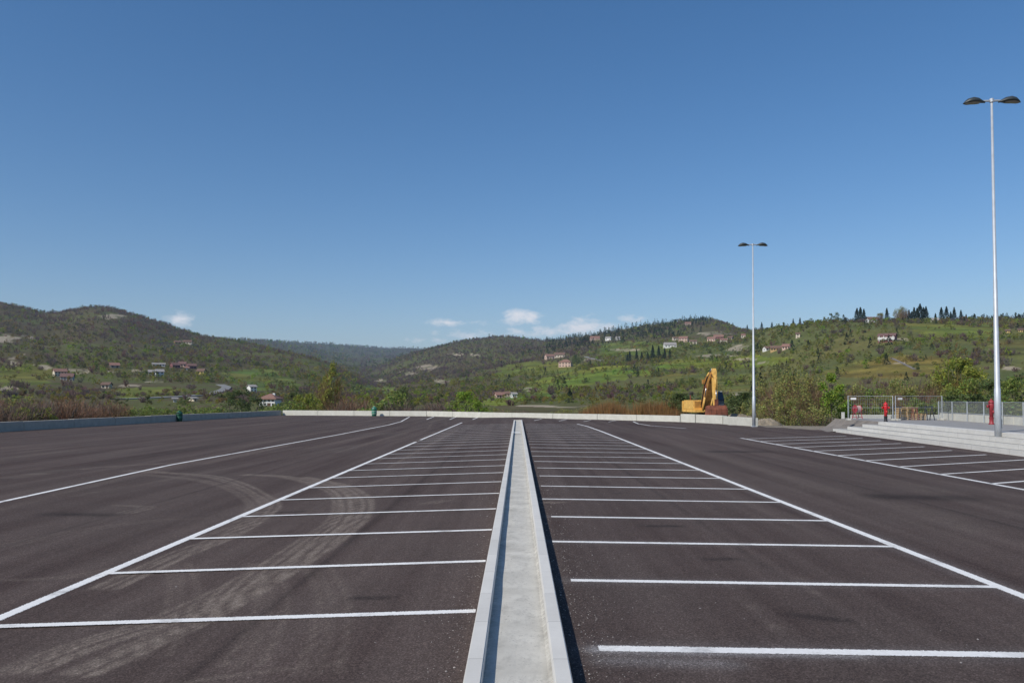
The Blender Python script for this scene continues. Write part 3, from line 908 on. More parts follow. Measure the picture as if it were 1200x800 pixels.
NEARY = 12.0
riser = [0.13, 0.31, 0.50, ZP]
near1 = at_y(t1[0], t1[1], 26.0); near4 = max(at_y(t4[0], t4[1], 30.0), near1 + 0.9)
terr_edges = []
for k in range(4):
    f = k / 3
    terr_edges.append(((t1[0][0] * (1 - f) + t4[0][0] * f, t1[0][1] * (1 - f) + t4[0][1] * f), (near1 + (near4 - near1) * f, 26.0), (near1 - 0.2 + (near4 - near1) * f * 1.1, NEARY + 0.004 * k)))
plz = empty('stepped_plaza', (terr_edges[0][0][0], 40, 0))
tag(plz, 'raised grey plaza edged by broad pale concrete steps', 'plaza')
ox, oy = terr_edges[0][0][0], 40
BACKX = 33.0
for k in range(4):
    a, b, c = terr_edges[k]
    mb = MB()
    if k < 3:
        a2, b2, c2 = terr_edges[k + 1]
        poly = [a, (a2[0] + 0.3, a[1]), (a2[0] + 0.3, a2[1]), (b2[0] + 0.3, b2[1]), (c2[0] + 0.3, c2[1]), c, b]
    else:
        poly = [a, (a[0] + 0.5, a[1]), (b[0] + 0.5, b[1]), (c[0] + 0.5, c[1]), c, b]
    mb.prism([(x - ox, y - oy) for x, y in poly][::-1], -0.45 - 0.004 * k, riser[k])
    st = mb.build('step', M['step_concrete'], plz, bevel=0.015)
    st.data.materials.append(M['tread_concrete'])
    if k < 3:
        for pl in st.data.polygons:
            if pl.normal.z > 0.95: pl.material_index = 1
mb = MB()
a, b, c = terr_edges[3]
poly = [(a[0] + 0.5, a[1]), (a[0] + 0.9, 57.0), (BACKX, 57.0), (BACKX, NEARY), (c[0] + 0.5, c[1]), (b[0] + 0.5, b[1])]
mb.prism([(x - ox, y - oy) for x, y in poly][::-1], -0.4, ZP - 0.006)
mb.build('paving', M['paving'], plz)
# sand/dirt margin between the lot and the brush
mb = MB()
poly = [(16.8, 56.0), (terr_edges[0][0][0] - 1.5, 48.5), (terr_edges[3][0][0] + 0.8, 48.5), (terr_edges[3][0][0] + 0.8, 57.2), (26, 63), (19, 65.5), (17.4, 61.5)]
mb.prism([tuple(p) for p in poly], -0.35, -0.082)
o = mb.build('dirt_verge', M['soil'])
tag(o, None, None, None, 'structure')

# sloping apron that climbs from the lot to the plaza beside the step ends
mb = MB()
e1, e4 = terr_edges[0][0], terr_edges[3][0]
NX = 10
for i in range(NX):
    f0, f1 = i / NX, (i + 1) / NX
    def rz_(f): return -0.085 + (ZP + 0.075) * (f ** 1.6)
    A0 = (e1[0] - 0.6 + (e4[0] + 1.2 - e1[0]) * f0, e1[1] + (e4[1] - e1[1]) * f0 + 0.05)
    A1 = (e1[0] - 0.6 + (e4[0] + 1.2 - e1[0]) * f1, e1[1] + (e4[1] - e1[1]) * f1 + 0.05)
    B0, B1 = (A0[0] + 1.4 * (1 - f0), 57.3), (A1[0] + 1.4 * (1 - f1), 57.3)
    mb.quad((*A0, rz_(f0)), (*A1, rz_(f1)), (*B1, rz_(f1)), (*B0, rz_(f0)))
o = mb.build('pavement_ramp', M['mud'], None)
tag(o, None, None, None, 'structure')

# plaza parapet with chain-link fence
pa, pb = P(1107, 491.5, ZP), P(1200, 498.3, ZP)
d = (pb - pa)[:2] / np.linalg.norm((pb - pa)[:2])
q0, q1 = pa[:2] - d * 1.0, pb[:2] + d * 22
wall_run('parapet_wall', [q0, q1], 0.50, 0.25, 1, 3.0, 'low pale parapet wall carrying the chain link fence behind the plaza', z0=ZP)
wall_run('parapet_wall', [np.array([24.3, 58.0]), np.array([36.0, 58.5])], 0.50, 0.25, 1, 3.0, 'low pale wall seen through the tall mesh panels behind the red hydrant', z0=ZP - 0.25)
M['wire'] = simple('weathered_wire', (0.20, 0.21, 0.215), 0.6, 0.2, 0.1, 6)
cf = empty('chain_link_fence', (q0[0], q0[1], ZP))
tag(cf, 'grey chain link fence standing on the low parapet wall', 'fence')
nn = np.array([-d[1], d[0]])
L = np.linalg.norm(q1 - q0)
for k in range(int(L // 2.6) + 1):
    p = d * (k * 2.6) - nn * 0.06
    mb = MB(); mb.tube([(p[0], p[1], -0.02), (p[0], p[1], 1.24)], 0.035, 8); mb.build('post', M['galv_dull'], cf)
mb = MB()
step = 0.085
for sgn in (1, -1):
    k = -0.75
    while k < L:
        s0, s1 = k, k + 0.75
        z0, z1 = (0.48, 1.22) if sgn > 0 else (1.22, 0.48)
        def cl(s, sa, za, sb, zb): return za + (zb - za) * (s - sa) / (sb - sa)
        a0_, b0_ = max(s0, 0), min(s1, L)
        if b0_ > a0_:
            za, zb = cl(a0_, s0, z0, s1, z1), cl(b0_, s0, z0, s1, z1)
            pA = d * a0_ - nn * 0.02; pB = d * b0_ - nn * 0.02
            mb.tube([(pA[0], pA[1], za), (pB[0], pB[1], zb)], 0.0042, 3, False)
        k += step
mb.build('wire_mesh', M['wire'], cf)
mb = MB()
for z in (0.49, 1.225):
    pA = -nn * 0.02; pB = d * L - nn * 0.02
    mb.tube([(pA[0], pA[1], z), (pB[0], pB[1], z)], 0.014, 6)
mb.build('rail', M['galv_dull'], cf)


# mobile site fence panels
def site_panel(a, b, h, label, notice):
    a = np.array(a); b = np.array(b)
    L = np.linalg.norm(b - a); ang = math.atan2(b[1] - a[1], b[0] - a[0])
    r = empty('site_fence_panel', (a[0], a[1], ZP), ang)
    tag(r, label, 'fence panel', 'mesh site fence panels on the plaza')
    for x in (0.03, L - 0.03):
        mb = MB(); mb.tube([(x, 0, 0.02), (x, 0, h)], 0.027, 8); mb.build('post', M['galv_dull'], r)
    mb = MB()
    for z in (0.12, h - 0.03, h * 0.52):
        mb.tube([(0.05, 0, z), (L - 0.05, 0, z)], 0.013 if z != h * 0.52 else 0.007, 6)
    mb.build('rail', M['galv_dull'], r)
    mb = MB()
    x = 0.1
    while x < L - 0.05:
        mb.tube([(x, 0.015, 0.12), (x, 0.015, h - 0.03)], 0.0035, 3, False); x += 0.14
    z = 0.25
    while z < h - 0.1:
        mb.tube([(0.05, -0.015, z), (L - 0.05, -0.015, z)], 0.0035, 3, False); z += 0.28
    mb.build('wire_mesh', M['galv_dull'], r)
    if notice:
        mb = MB(); mb.box((0.35, -0.04, h - 0.20), (0.34, 0.012, 0.13)); mb.build('notice_plate', M['white'], r)
    for x in (0.05, L - 0.05):
        mb = MB(); mb.box((x, 0, 0.065), (0.24, 0.62, 0.13)); mb.build('foot_block', M['mortar'], r, bevel=0.015)


fA, fB, fC = P(993.5, 492.3, ZP), P(1048, 492.6, ZP), P(1104.5, 492.2, ZP)
hp = 1.62
site_panel(fA[:2], fB[:2] - np.array([0.06, 0]), hp, 'mesh site fence panel nearest the short white concrete post', True)
site_panel(fB[:2] + np.array([0.06, 0]), fC[:2], hp, 'mesh site fence panel in front of the stacked timber', True)
mb = MB(); p = P(988, 496.2, 0.1)
mb.box((0, 0, 0.42), (0.20, 0.20, 0.90)); mb.box((0, 0, 0.885), (0.22, 0.22, 0.04))
o = mb.build('concrete_post', M['step_concrete'], bevel=0.012); o.location = (p[0], p[1], 0.12)
tag(o, 'short square white concrete post at the corner of the plaza', 'post')


# hydrants
def hydrant(u, v, h, label, mat, arms=True):
    p = P(u, v, ZP)
    r = empty('fire_hydrant', (p[0], p[1], ZP - 0.006), R(rnd.uniform(-20, 20)))
    tag(r, label, 'hydrant', 'fire hydrants on the plaza')
    s = h / 1.25
    mb = MB(); mb.lathe([(0.17, 0), (0.17, 0.04), (0.125, 0.07), (0.125, 0.30), (0.15, 0.32), (0.15, 0.35)], 14); b0 = mb.build('base', M['black'] if arms else M['dark_red'], r, True)
    mb = MB(); mb.lathe([(0.115, 0.352), (0.115, 0.75), (0.15, 0.79), (0.16, 0.98), (0.14, 1.04)], 16); b1 = mb.build('body', mat, r, True)
    mb = MB(); mb.lathe([(0.175, 1.042), (0.175, 1.08), (0.15, 1.13), (0.08, 1.18), (0.045, 1.19), (0.045, 1.25)], 14); b2 = mb.build('cap', mat, r, True)
    for sg in (-1, 1):
        mb = MB(); mb.tube([(sg * 0.12, 0, 0.88), (sg * 0.24, 0, 0.88), (sg * 0.241, 0, 0.88), (sg * 0.29, 0, 0.88)], [0.06, 0.06, 0.075, 0.075], 10)
        mb.build('outlet', mat, r, True)
    mb = MB(); mb.tube([(0, -0.12, 0.62), (0, -0.24, 0.62)], [0.075, 0.075], 10); mb.build('outlet', mat, r, True)
    r.scale = (s * 0.78, s * 0.78, s)
    return r


hydrant(1038, 494.0, 1.24, 'bright red fire hydrant with black base in front of the mesh panels', M['red'])
hydrant(1162, 497.0, 1.42, 'darker red fire hydrant beside the near lamp post', M['dark_red'], False)

# red and pink barrier stand behind the fence
p = P(1013.5, 491.3, ZP)
r = empty('cable_reel', (p[0], p[1] + 1.2, ZP), R(20))
tag(r, 'red reel stand with a pale pink drum behind the mesh panel', 'reel')
r.scale = (0.72, 0.72, 0.86)
mb = MB()
for x in (-0.34, 0.34):
    mb.tube([(x, -0.3, 0.0), (x, 0, 0.95), (x, 0.3, 0.0)], 0.045, 8)
    mb.tube([(x, -0.25, 0.15), (x, 0.25, 0.15)], 0.03, 6)
mb.build('stand', M['dark_red'], r)
for x in (-0.27, 0.27):
    mb = MB(); mb.tube([(x - 0.02, 0, 0.82), (x + 0.02, 0, 0.82)], 0.33, 20); mb.build('flange', M['dark_red'], r)
mb = MB(); mb.tube([(-0.25, 0, 0.82), (0.25, 0, 0.82)], 0.27, 18); mb.build('drum', M['pale_pink'], r)


# stacked timber and stands
def timber(u, v, wd, hh, label, dy=0.8):
    p = P(u, v, ZP)
    r = empty('pallet_stack', (p[0], p[1] + dy, ZP), R(rnd.uniform(-8, 8)))
    tag(r, label, 'pallets', 'timber stacks behind the mesh panels')
    n = max(2, round(hh / 0.145)); 
    for k in range(n):
        mb = MB(); z = k * 0.145; sh = rnd.uniform(-0.03, 0.03)
        for x in (-wd / 2 + 0.06, 0, wd / 2 - 0.06):
            mb.box((x + sh, 0, z + 0.05), (0.1, 0.9, 0.096))
        for yy in (-0.40, -0.2, 0, 0.2, 0.40):
            mb.box((sh, yy, z + 0.111), (wd, 0.11, 0.022))
        mb.build('pallet', M['pallet'], r)


timber(1067, 491.7, 0.98, 0.80, 'taller stack of raw timber pallets beside the dark iron frame')
timber(1082, 491.9, 0.75, 0.45, 'lower stack of raw timber pallets by the fence end')


def stand(u, v, wd, hh, label, mat):
    p = P(u, v, ZP)
    r = empty('trestle', (p[0], p[1] + 0.45, ZP), R(rnd.uniform(-15, 15)))
    tag(r, label, 'trestle', 'iron trestles by the timber')
    for sx in (-1, 1):
        for sy in (-1, 1):
            mb = MB(); mb.tube([(sx * wd / 2, sy * 0.22, 0), (sx * wd / 2 * 0.85, 0, hh)], 0.03, 6); mb.build('leg', mat, r)
    mb = MB(); mb.tube([(-wd / 2 - 0.08, 0, hh), (wd / 2 + 0.08, 0, hh)], 0.04, 8); mb.build('top_bar', mat, r)


stand(1054.5, 492.0, 0.5, 0.85, 'thin dark iron trestle left of the tall pallet stack', M['cab_frame'])
stand(1092.5, 492.2, 0.55, 0.9, 'dark iron trestle right of the low pallet stack', M['cab_frame'])
stand(1076, 491.9, 0.3, 0.8, 'narrow rusty trestle between the two pallet stacks', M['rust'])


# ------------------------------------------------------------------ lamp posts
def lamp_post():
    r = empty('lamp_post')
    hgt = 14.75
    mb = MB(); mb.box((0, 0, 0.012), (0.42, 0.42, 0.024))
    for a in range(4):
        t = math.pi / 4 + a * math.pi / 2
        mb.tube([(0.22 * math.cos(t), 0.22 * math.sin(t), 0.02), (0.22 * math.cos(t), 0.22 * math.sin(t), 0.07)], 0.02, 6)
    mb.build('base_plate', M['galv'], r)
    mb = MB()
    mb.tube([(0, 0, 0.024), (0, 0, 2.4), (0, 0, 2.42), (0, 0, 7.0), (0, 0, 7.01), (0, 0, hgt)], [0.138, 0.124, 0.108, 0.080, 0.072, 0.044], 20)
    mb.build('pole', M['galv'], r, True)
    mb = MB()
    mb.box((0.146, -0.02, 0.9), (0.012, 0.10, 0.42)); mb.build('access_door', M['galv_dull'], r)
    mb = MB(); mb.tube([(0, 0, hgt - 0.12), (0, 0, hgt + 0.03)], 0.085, 14); mb.build('top_collar', M['galv'], r)
    for sg in (-1, 1):
        mb = MB(); mb.tube([(sg * 0.07, 0, hgt - 0.06), (sg * 0.36, 0, hgt - 0.06)], [0.045, 0.04], 10); mb.build('arm', M['galv_dull'], r)
        # leaf shaped head: arched top shell, nearly flat underside, pointed tip
        prof = [(0.30, 0.05, 0.06, 0.02), (0.42, 0.10, 0.10, 0.06), (0.60, 0.21, 0.20, 0.085), (0.82, 0.245, 0.255, 0.085), (1.02, 0.20, 0.215, 0.05), (1.16, 0.11, 0.115, 0.0), (1.25, 0.025, 0.02, -0.035)]
        vs, fs = [], []
        K = 12
        for x, wd, up, cz in prof:
            for k in range(K):
                t = math.pi * 2 * k / K
                y = wd * math.cos(t); s_ = math.sin(t)
                z = (up * s_) if s_ > 0 else 0.035 * s_
                drop = -0.10 + cz * 0.5
                vs.append((sg * x * 0.95, y, hgt - 0.03 + drop + z * 0.8))
        for i in range(len(prof) - 1):
            for k in range(K):
                fs.append((i * K + k, i * K + (k + 1) % K, (i + 1) * K + (k + 1) % K, (i + 1) * K + k))
        fs.append(tuple(range(K))); fs.append(tuple((len(prof) - 1) * K + k for k in range(K)))
        mb = MB(); mb.add(vs, fs)
        hd = mb.build('lamp_head', M['lamp_dark'], r, True)
        vs, fs = [], []
        for i, (x, wd) in enumerate(((0.52, 0.10), (0.66, 0.165), (0.85, 0.185), (1.02, 0.14), (1.12, 0.06))):
            zc = hgt - 0.03 - 0.10 + (0.04 if x < 0.95 else 0.018)
            for y in (-wd, -wd * 0.5, wd * 0.5, wd):
                vs.append((sg * x, y, zc - (0.075 if abs(y) < wd else 0.04)))
        for i in range(4):
            for k in range(3):
                fs.append((i * 4 + k, i * 4 + k + 1, (i + 1) * 4 + k + 1, (i + 1) * 4 + k))
        mb = MB(); mb.add(vs, fs); mb.build('lens', M['lamp_lens'], hd)
    return r


lp = lamp_post()
p = P(1170, 521.5, riser[0])
lp.location = (p[0], p[1], riser[0])
lp.rotation_euler = (0, R(-0.38), R(-3))
tag(lp, 'tall galvanised double headed lamp post standing on the concrete step', 'lamp post', 'lamp posts round the lot')
lp2 = copy_tree(lp)
p = P(883.5, 499.8)
lp2.scale = (0.965, 0.965, 0.965); lp2.location = (p[0], p[1], p[2]); lp2.rotation_euler = (0, 0, R(-2))
lp2['label'] = 'galvanised double headed lamp post at the end of the barrier blocks near the digger'


# ------------------------------------------------------------------ green bins
def bin_(u, v, dark, label, h=1.36, toward=0.0):
    p = P(u, v)
    r = empty('waste_bin', (p[0] + toward, p[1], p[2]), R(rnd.uniform(-10, 10)))
    tag(r, label, 'bin', 'green bins by the low walls')
    m = M['bin_dark'] if dark else M['bin_green']
    s = h / 1.36
    mb = MB()
    mb.lathe([(0.30, 0.0), (0.33, 0.03), (0.37, 0.40), (0.385, 0.42), (0.385, 0.50), (0.37, 0.52), (0.38, 0.86), (0.40, 0.88), (0.40, 0.95)], 20)
    mb.build('body', m, r, True)
    for z in (0.30, 0.66):
        mb = MB(); mb.lathe([(0.385, z), (0.392, z + 0.01), (0.396, z + 0.07), (0.388, z + 0.08)], 20); mb.build('band', M['bin_pale'] if not dark else m, r, True)
    mb = MB()
    mb.lathe([(0.40, 0.952), (0.39, 1.05), (0.33, 1.18), (0.22, 1.26), (0.20, 1.30), (0.12, 1.34), (0.02, 1.36)], 20)
    lid = mb.build('lid', m if dark else M['bin_green'], r, True)
    mb = MB(); mb.lathe([(0.13, 1.345), (0.14, 1.36), (0.11, 1.42), (0.02, 1.44)], 12); mb.build('cap', M['bin_pale'] if not dark else m, lid, True)
    mb = MB(); mb.box((-0.06, -0.36, 1.10), (0.30, 0.10, 0.12)); mb.build('opening', M['black'] if dark else M['bin_pale'], lid)
    r.scale = (s, s, s)


bin_(438.5, 487.3, False, 'green round bin with pale lid and bands before the sunlit far wall', 1.22)
bin_(205, 493.6, True, 'dark green bin standing against the shaded long wall', 1.05, 0.45)


# ------------------------------------------------------------------ excavator
def excavator():
    d0 = 75.0
    rr_ = ray(825, 440); X = rr_[0] / rr_[1] * d0
    r = empty('excavator', (X, d0, -0.30), R(8))
    tag(r, 'yellow tracked excavator parked behind the wall with raised arm and rusty bucket', 'excavator')
    for sx in (-1, 1):
        mb = MB()
        ol = []
        for k in range(9):
            t = math.pi / 2 + math.pi * k / 8; ol.append((1.55 * -1 + 0.45 * math.cos(t), 0.47 + 0.45 * math.sin(t)))
        for k in range(9):
            t = -math.pi / 2 + math.pi * k / 8; ol.append((1.55 + 0.45 * math.cos(t), 0.47 + 0.45 * math.sin(t)))
        mb.side_prism(ol, sx * 1.12 - 0.29, sx * 1.12 + 0.29)
        for k in range(22):
            yy = -1.6 + 3.2 * k / 21
            mb.box((sx * 1.12, yy, 0.945), (0.60, 0.07, 0.04)); mb.box((sx * 1.12, yy, -0.0), (0.60, 0.07, 0.04))
        tr = mb.build('track', M['track'], r)
        for yy in (-1.55, -0.8, 0, 0.8, 1.55):
            mb = MB(); mb.tube([(sx * 1.12 - 0.31, yy, 0.40), (sx * 1.12 + 0.31, yy, 0.40)], 0.30 if abs(yy) > 1.5 else 0.17, 14)
            mb.build('wheel', M['track'], tr)
    mb = MB(); mb.box((0, 0, 0.72), (1.66, 1.6, 0.5)); mb.tube([(0, 0, 0.975), (0, 0, 1.10)], 0.62, 20); mb.build('undercarriage', M['track'], r)
    mb = MB()   # upper structure
    mb.box((0, 0.35, 1.24), (2.75, 3.2, 0.26))
    mb.box((-0.87, 0.45, 1.82), (0.98, 2.6, 0.89))
    mb.box((0.85, 1.05, 1.80), (1.02, 1.5, 0.85))
    mb.box((0.0, 1.0, 1.66), (0.74, 1.4, 0.57))
    body = mb.build('body', M['yellow'], r, bevel=0.04)
    mb = MB()
    poly = [(-1.38, 1.96), (1.38, 1.96), (1.32, 2.45), (0.8, 2.72), (-0.8, 2.72), (-1.32, 2.45)]
    mb.prism(poly, 1.12, 2.2); mb.build('counterweight', M['yellow'], r, bevel=0.05)
    mb = MB()
    for k in range(7):
        mb.box((-0.87 - 0.34 + k * 0.11, -0.862, 1.85), (0.06, 0.03, 0.6))
    mb.build('grille', M['orange_worn_shade'], body)
    mb = MB(); mb.tube([(-0.9, 1.2, 2.27), (-0.9, 1.2, 2.75)], 0.055, 10); mb.build('exhaust', M['rust'], r)
    # cab
    mb = MB()
    cabp = [(-1.50, 1.38), (0.22, 1.38), (0.22, 3.0), (-1.05, 3.05), (-1.48, 2.25)]
    mb.side_prism(cabp, 0.50, 1.40)
    cab = mb.build('cab', M['cab_frame'], r, bevel=0.05)
    mb = MB(); mb.quad((0.58, -1.515, 1.75), (1.32, -1.515, 1.75), (1.32, -1.50, 2.2), (0.58, -1.50, 2.2))
    mb.quad((0.58, -1.50, 2.28), (1.32, -1.50, 2.28), (1.32, -1.11, 2.98), (0.58, -1.11, 2.98)); mb.build('windscreen', M['cab_glass'], cab)
    for x in (0.494, 1.406):
        mb = MB(); mb.quad((x, -1.3, 1.85), (x, 0.1, 1.85), (x, 0.1, 2.9), (x, -0.98, 2.9)); mb.build('window', M['cab_glass'], cab)
    mb = MB(); mb.box((0.95, -0.42, 3.07), (0.86, 1.1, 0.06)); mb.build('cab_roof', M['white'], cab)
    # boom: cranked box beam
    boom = [(-0.35, 1.45), (-0.85, 1.42), (-1.35, 2.4), (-1.75, 3.55), (-2.35, 4.42), (-3.12, 4.92), (-3.32, 4.80), (-3.22, 4.62), (-2.62, 4.0), (-2.0, 4.9)]
    up = [(-0.55, 1.55), (-0.95, 2.6), (-1.45, 3.7), (-2.1, 4.35), (-2.98, 4.80), (-3.24, 4.62), (-3.12, 4.32), (-2.70, 3.90), (-2.35, 3.2), (-1.85, 2.2), (-1.25, 1.42), (-0.8, 1.28)]
    mb = MB(); mb.side_prism(up, -0.60, -0.02); mb.build('boom', M['orange_worn_shade'], r, bevel=0.02)
    for zoff in (0.0, 0.13):
        mb = MB(); mb.tube([(-0.635, -0.75 - zoff, 1.6), (-0.635, -1.2 - zoff, 2.6), (-0.635, -1.72 - zoff, 3.6), (-0.635, -2.35 - zoff, 4.3), (-0.55, -3.0, 4.75), (-0.5, -3.45, 4.3)], 0.035, 6); mb.build('hose', M['black'], r, True)
    mb = MB(); mb.box((-0.31, -1.9, 3.55), (0.66, 0.5, 0.28)); mb.build('boom_bracket', M['rust'], r)
    # stick: hangs from the boom tip
    stick = [(-2.98, 5.10), (-3.26, 5.14), (-3.46, 4.8), (-3.62, 3.0), (-3.60, 1.75), (-3.36, 1.72), (-3.10, 3.2), (-2.98, 4.5)]
    mb = MB(); mb.side_prism(stick, -0.46, -0.12); mb.build('stick', M['yellow'], r, bevel=0.02)
    def ram(a, b, x, rd=0.085):
        a = Vector((x, *a)); b = Vector((x, *b)); m_ = a.lerp(b, 0.6)
        mb = MB(); mb.tube([a, m_], rd, 12); c_ = mb.build('cylinder', M['yellow'], r, True)
        mb = MB(); mb.tube([m_, b], rd * 0.55, 10); mb.build('rod', M['chrome'], c_, True)
    ram((-1.45, 1.30), (-2.25, 3.35), -0.68); ram((-1.45, 1.30), (-2.25, 3.35), 0.06)
    ram((-1.70, 4.30), (-2.96, 5.06), -0.44, 0.10)
    mb = MB(); mb.box((-0.72, -1.75, 3.95), (0.22, 0.34, 0.42)); mb.box((-0.31, -1.72, 4.22), (0.5, 0.22, 0.3)); mb.build('lug', M['orange_worn_shade'], r, bevel=0.02)
    ram((-3.42, 4.6), (-3.74, 2.3), -0.29)
    mb = MB(); mb.box((-0.29, -3.70, 2.08), (0.30, 0.12, 0.55)); mb.build('linkage', M['rust'], r)
    # bucket
    prof = [(-3.30, 1.72), (-3.72, 1.80), (-4.05, 1.45), (-4.12, 0.95), (-3.92, 0.52), (-3.50, 0.36), (-3.05, 0.55), (-3.02, 0.62), (-3.48, 0.46), (-3.86, 0.60), (-4.02, 0.96), (-3.95, 1.38), (-3.66, 1.68), (-3.30, 1.62)]
    mb = MB(); mb.side_prism(prof, -1.12, 0.62)
    bk = mb.build('bucket', M['rust'], r)
    sidep = [(-3.30, 1.70), (-3.70, 1.76), (-4.02, 1.43), (-4.09, 0.95), (-3.90, 0.54), (-3.50, 0.39), (-3.06, 0.58)]
    for x in (-1.122, 0.622):
        mb = MB(); mb.side_prism(sidep, x - 0.03, x + 0.03); mb.build('side_plate', M['rust'], bk)
    for k in range(4):
        x = -0.98 + k * 0.485
        mb = MB(); mb.side_prism([(-3.75, 1.83), (-4.09, 1.47), (-4.16, 0.95), (-3.95, 0.48), (-3.88, 0.50), (-4.08, 0.95), (-4.02, 1.44), (-3.70, 1.78)], x - 0.04, x + 0.04)
        mb.build('wear_strip', M['rust'], bk)
    for k in range(5):
        x = -1.0 + k * 0.375
        mb = MB(); mb.side_prism([(-3.1, 0.50), (-2.78, 0.70), (-3.05, 0.66)], x - 0.06, x + 0.06); mb.build('tooth', M['rust'], bk)


excavator()

# soil heap behind the barrier end
def heap(u, dist, w, dep, h, label, seed):
    d_ = ray(u, 470); X = d_[0] / d_[1] * dist
    n = 34
    xs, ys = np.meshgrid(np.linspace(-1, 1, n), np.linspace(-1, 1, n))
    rr2 = np.clip(1 - (xs ** 2 + ys ** 2), 0, 1)
    z = h * rr2 ** 0.9 * (0.75 + 0.6 * (fbm(xs * 2.2 + seed, ys * 2.2, seed, 4) - 0.3)) + (fbm(xs * 7, ys * 7, seed + 3, 4) - 0.5) * 0.55 * h
    o = grid_mesh('soil_heap', xs * w / 2, ys * dep / 2, np.where(rr2 > 0, z, -0.3) - 0.1, np.ones((n - 1, n - 1), bool), {}, M['soil'])
    o.location = (X, dist, -0.25)
    tag(o, label, 'heap', 'soil heaps behind the barrier blocks')


heap(895, 66, 3.6, 3.2, 0.78, 'pale heap of dug soil right behind the far lamp post', 4)
heap(866, 74, 5.2, 4, 1.0, 'flatter earth heap behind the digger bucket', 9)
heap(924, 72, 4.5, 3, 1.1, 'stony soil heap at the foot of the bare olive thicket', 14)

# ------------------------------------------------------------------ plants: prototypes
def rand_dirs(n):
    v = rng.normal(size=(n, 3)); return v / np.linalg.norm(v, axis=1, keepdims=True)


def leaf_tris(C, size, up=0.0):
    n = len(C)
    a = rand_dirs(n); b = np.cross(a, rand_dirs(n)); b /= np.linalg.norm(b, axis=1, keepdims=True)
    s = size * rng.uniform(0.6, 1.4, (n, 1))
    return np.stack([C - a * s * 0.6 - b * s * 0.45, C + a * s * 0.9, C - a * s * 0.4 + b * s * 0.55], 1)


def tints(n, C=None, lo=0.7, hi=1.3, hue=0.12):
    b = rng.uniform(lo, hi, (n, 1))
    c = 1 + rng.normal(0, hue, (n, 3)) * np.array([1, 0.6, 0.8])
    return np.clip(b * c, 0.2, 2.2)


def blobs_crown(h, w, n, base_frac, k=10, squash=1.0, top=1.0):
    """points of an uneven crown made of clumps with gaps between"""
    cs = []
    for i in range(k):
        t = rng.uniform(0, 1)
        zc = h * (base_frac + (1 - base_frac) * (0.12 + 0.80 * t))
        spread = math.sin(math.pi * min(1, 0.22 + 0.72 * t)) * w / 2
        a = rng.uniform(0, 2 * math.pi); rad = spread * math.sqrt(rng.uniform(0.05, 0.9))
        cs.append((math.cos(a) * rad, math.sin(a) * rad, zc, w * rng.uniform(0.15, 0.27) * (1.1 - 0.35 * t)))
    cs = np.array(cs)
    idx = rng.integers(0, k, n)
    d = rand_dirs(n); rad = cs[idx, 3:4] * (rng.uniform(0, 1, (n, 1)) ** 0.42)
    p = cs[idx, :3] + d * rad * np.array([1, 1, squash])
    p[:, 2] = np.clip(p[:, 2], 0.06 * h, h * top)
    g = fbm(p[:, 0] * 2.4 / max(w, 1) * 3 + 7, p[:, 2] * 2.4 / max(w, 1) * 3 + p[:, 1], int(rng.integers(0, 999)), 2)
    return p[g > 0.40], cs


def twig_tris(h, w, n, stems=5, lean=0.5, thick=0.02, curl=0.3):
    """bare upright twigs: thin tapering slivers fanning out of a few stems"""
    out = []
    sa = rng.uniform(0, 2 * math.pi, stems); so = rng.uniform(0, 0.22 * w, stems)
    si = rng.integers(0, stems, n)
    basep = np.stack([np.cos(sa[si]) * so[si], np.sin(sa[si]) * so[si], np.zeros(n)], 1)
    az_ = sa[si] + rng.normal(0, 0.9, n)
    t0 = rng.uniform(0.0, 0.8, n) ** 0.9
    reach = w / 2 * rng.uniform(0.2, 1.0, n)
    hh = h * rng.uniform(0.55, 1.0, n) * (1 - 0.35 * (reach / (w / 2)) ** 2)
    p0 = basep + np.stack([np.cos(az_) * reach * t0, np.sin(az_) * reach * t0, hh * t0], 1)
    ln = h * rng.uniform(0.14, 0.36, n)
    dirv = np.stack([np.cos(az_) * lean, np.sin(az_) * lean, np.ones(n)], 1) + rng.normal(0, curl, (n, 3))
    dirv /= np.linalg.norm(dirv, axis=1, keepdims=True)
    p1 = p0 + dirv * ln[:, None]; p1[:, 2] = np.maximum(p1[:, 2], 0.05)
    sd = np.cross(dirv, rand_dirs(n)); sd /= np.linalg.norm(sd, axis=1, keepdims=True)
    return np.stack([p0 - sd * thick, p0 + sd * thick, p1], 1)


def stems_mb(cs, h, trunk_r, base_frac, limbs=7, lean=0.04):
    mb = MB()
    fx, fy = rng.normal(0, lean * h, 2)
    top = (fx, fy, h * (base_frac + 0.5 * (1 - base_frac)))
    mid = (fx * 0.4 + rng.normal(0, 0.02 * h), fy * 0.4, h * base_frac * 0.7)
    mb.tube([(0, 0, -0.3), (0, 0, 0.05 * h), mid, top], [trunk_r * 1.25, trunk_r, trunk_r * 0.8, trunk_r * 0.4], 8)
    for c in cs[:limbs]:
        f = rng.uniform(0.25, 0.8)
        s = tuple(mid[i] * (1 - f) + top[i] * f for i in range(3))
        m = tuple((s[i] * 0.5 + c[i] * 0.5) + (0.04 * h if i == 2 else 0) for i in range(3))
        mb.tube([s, m, tuple(c[:3])], [trunk_r * 0.42, trunk_r * 0.26, trunk_r * 0.1], 5)
    return mb


class Proto:
    pass


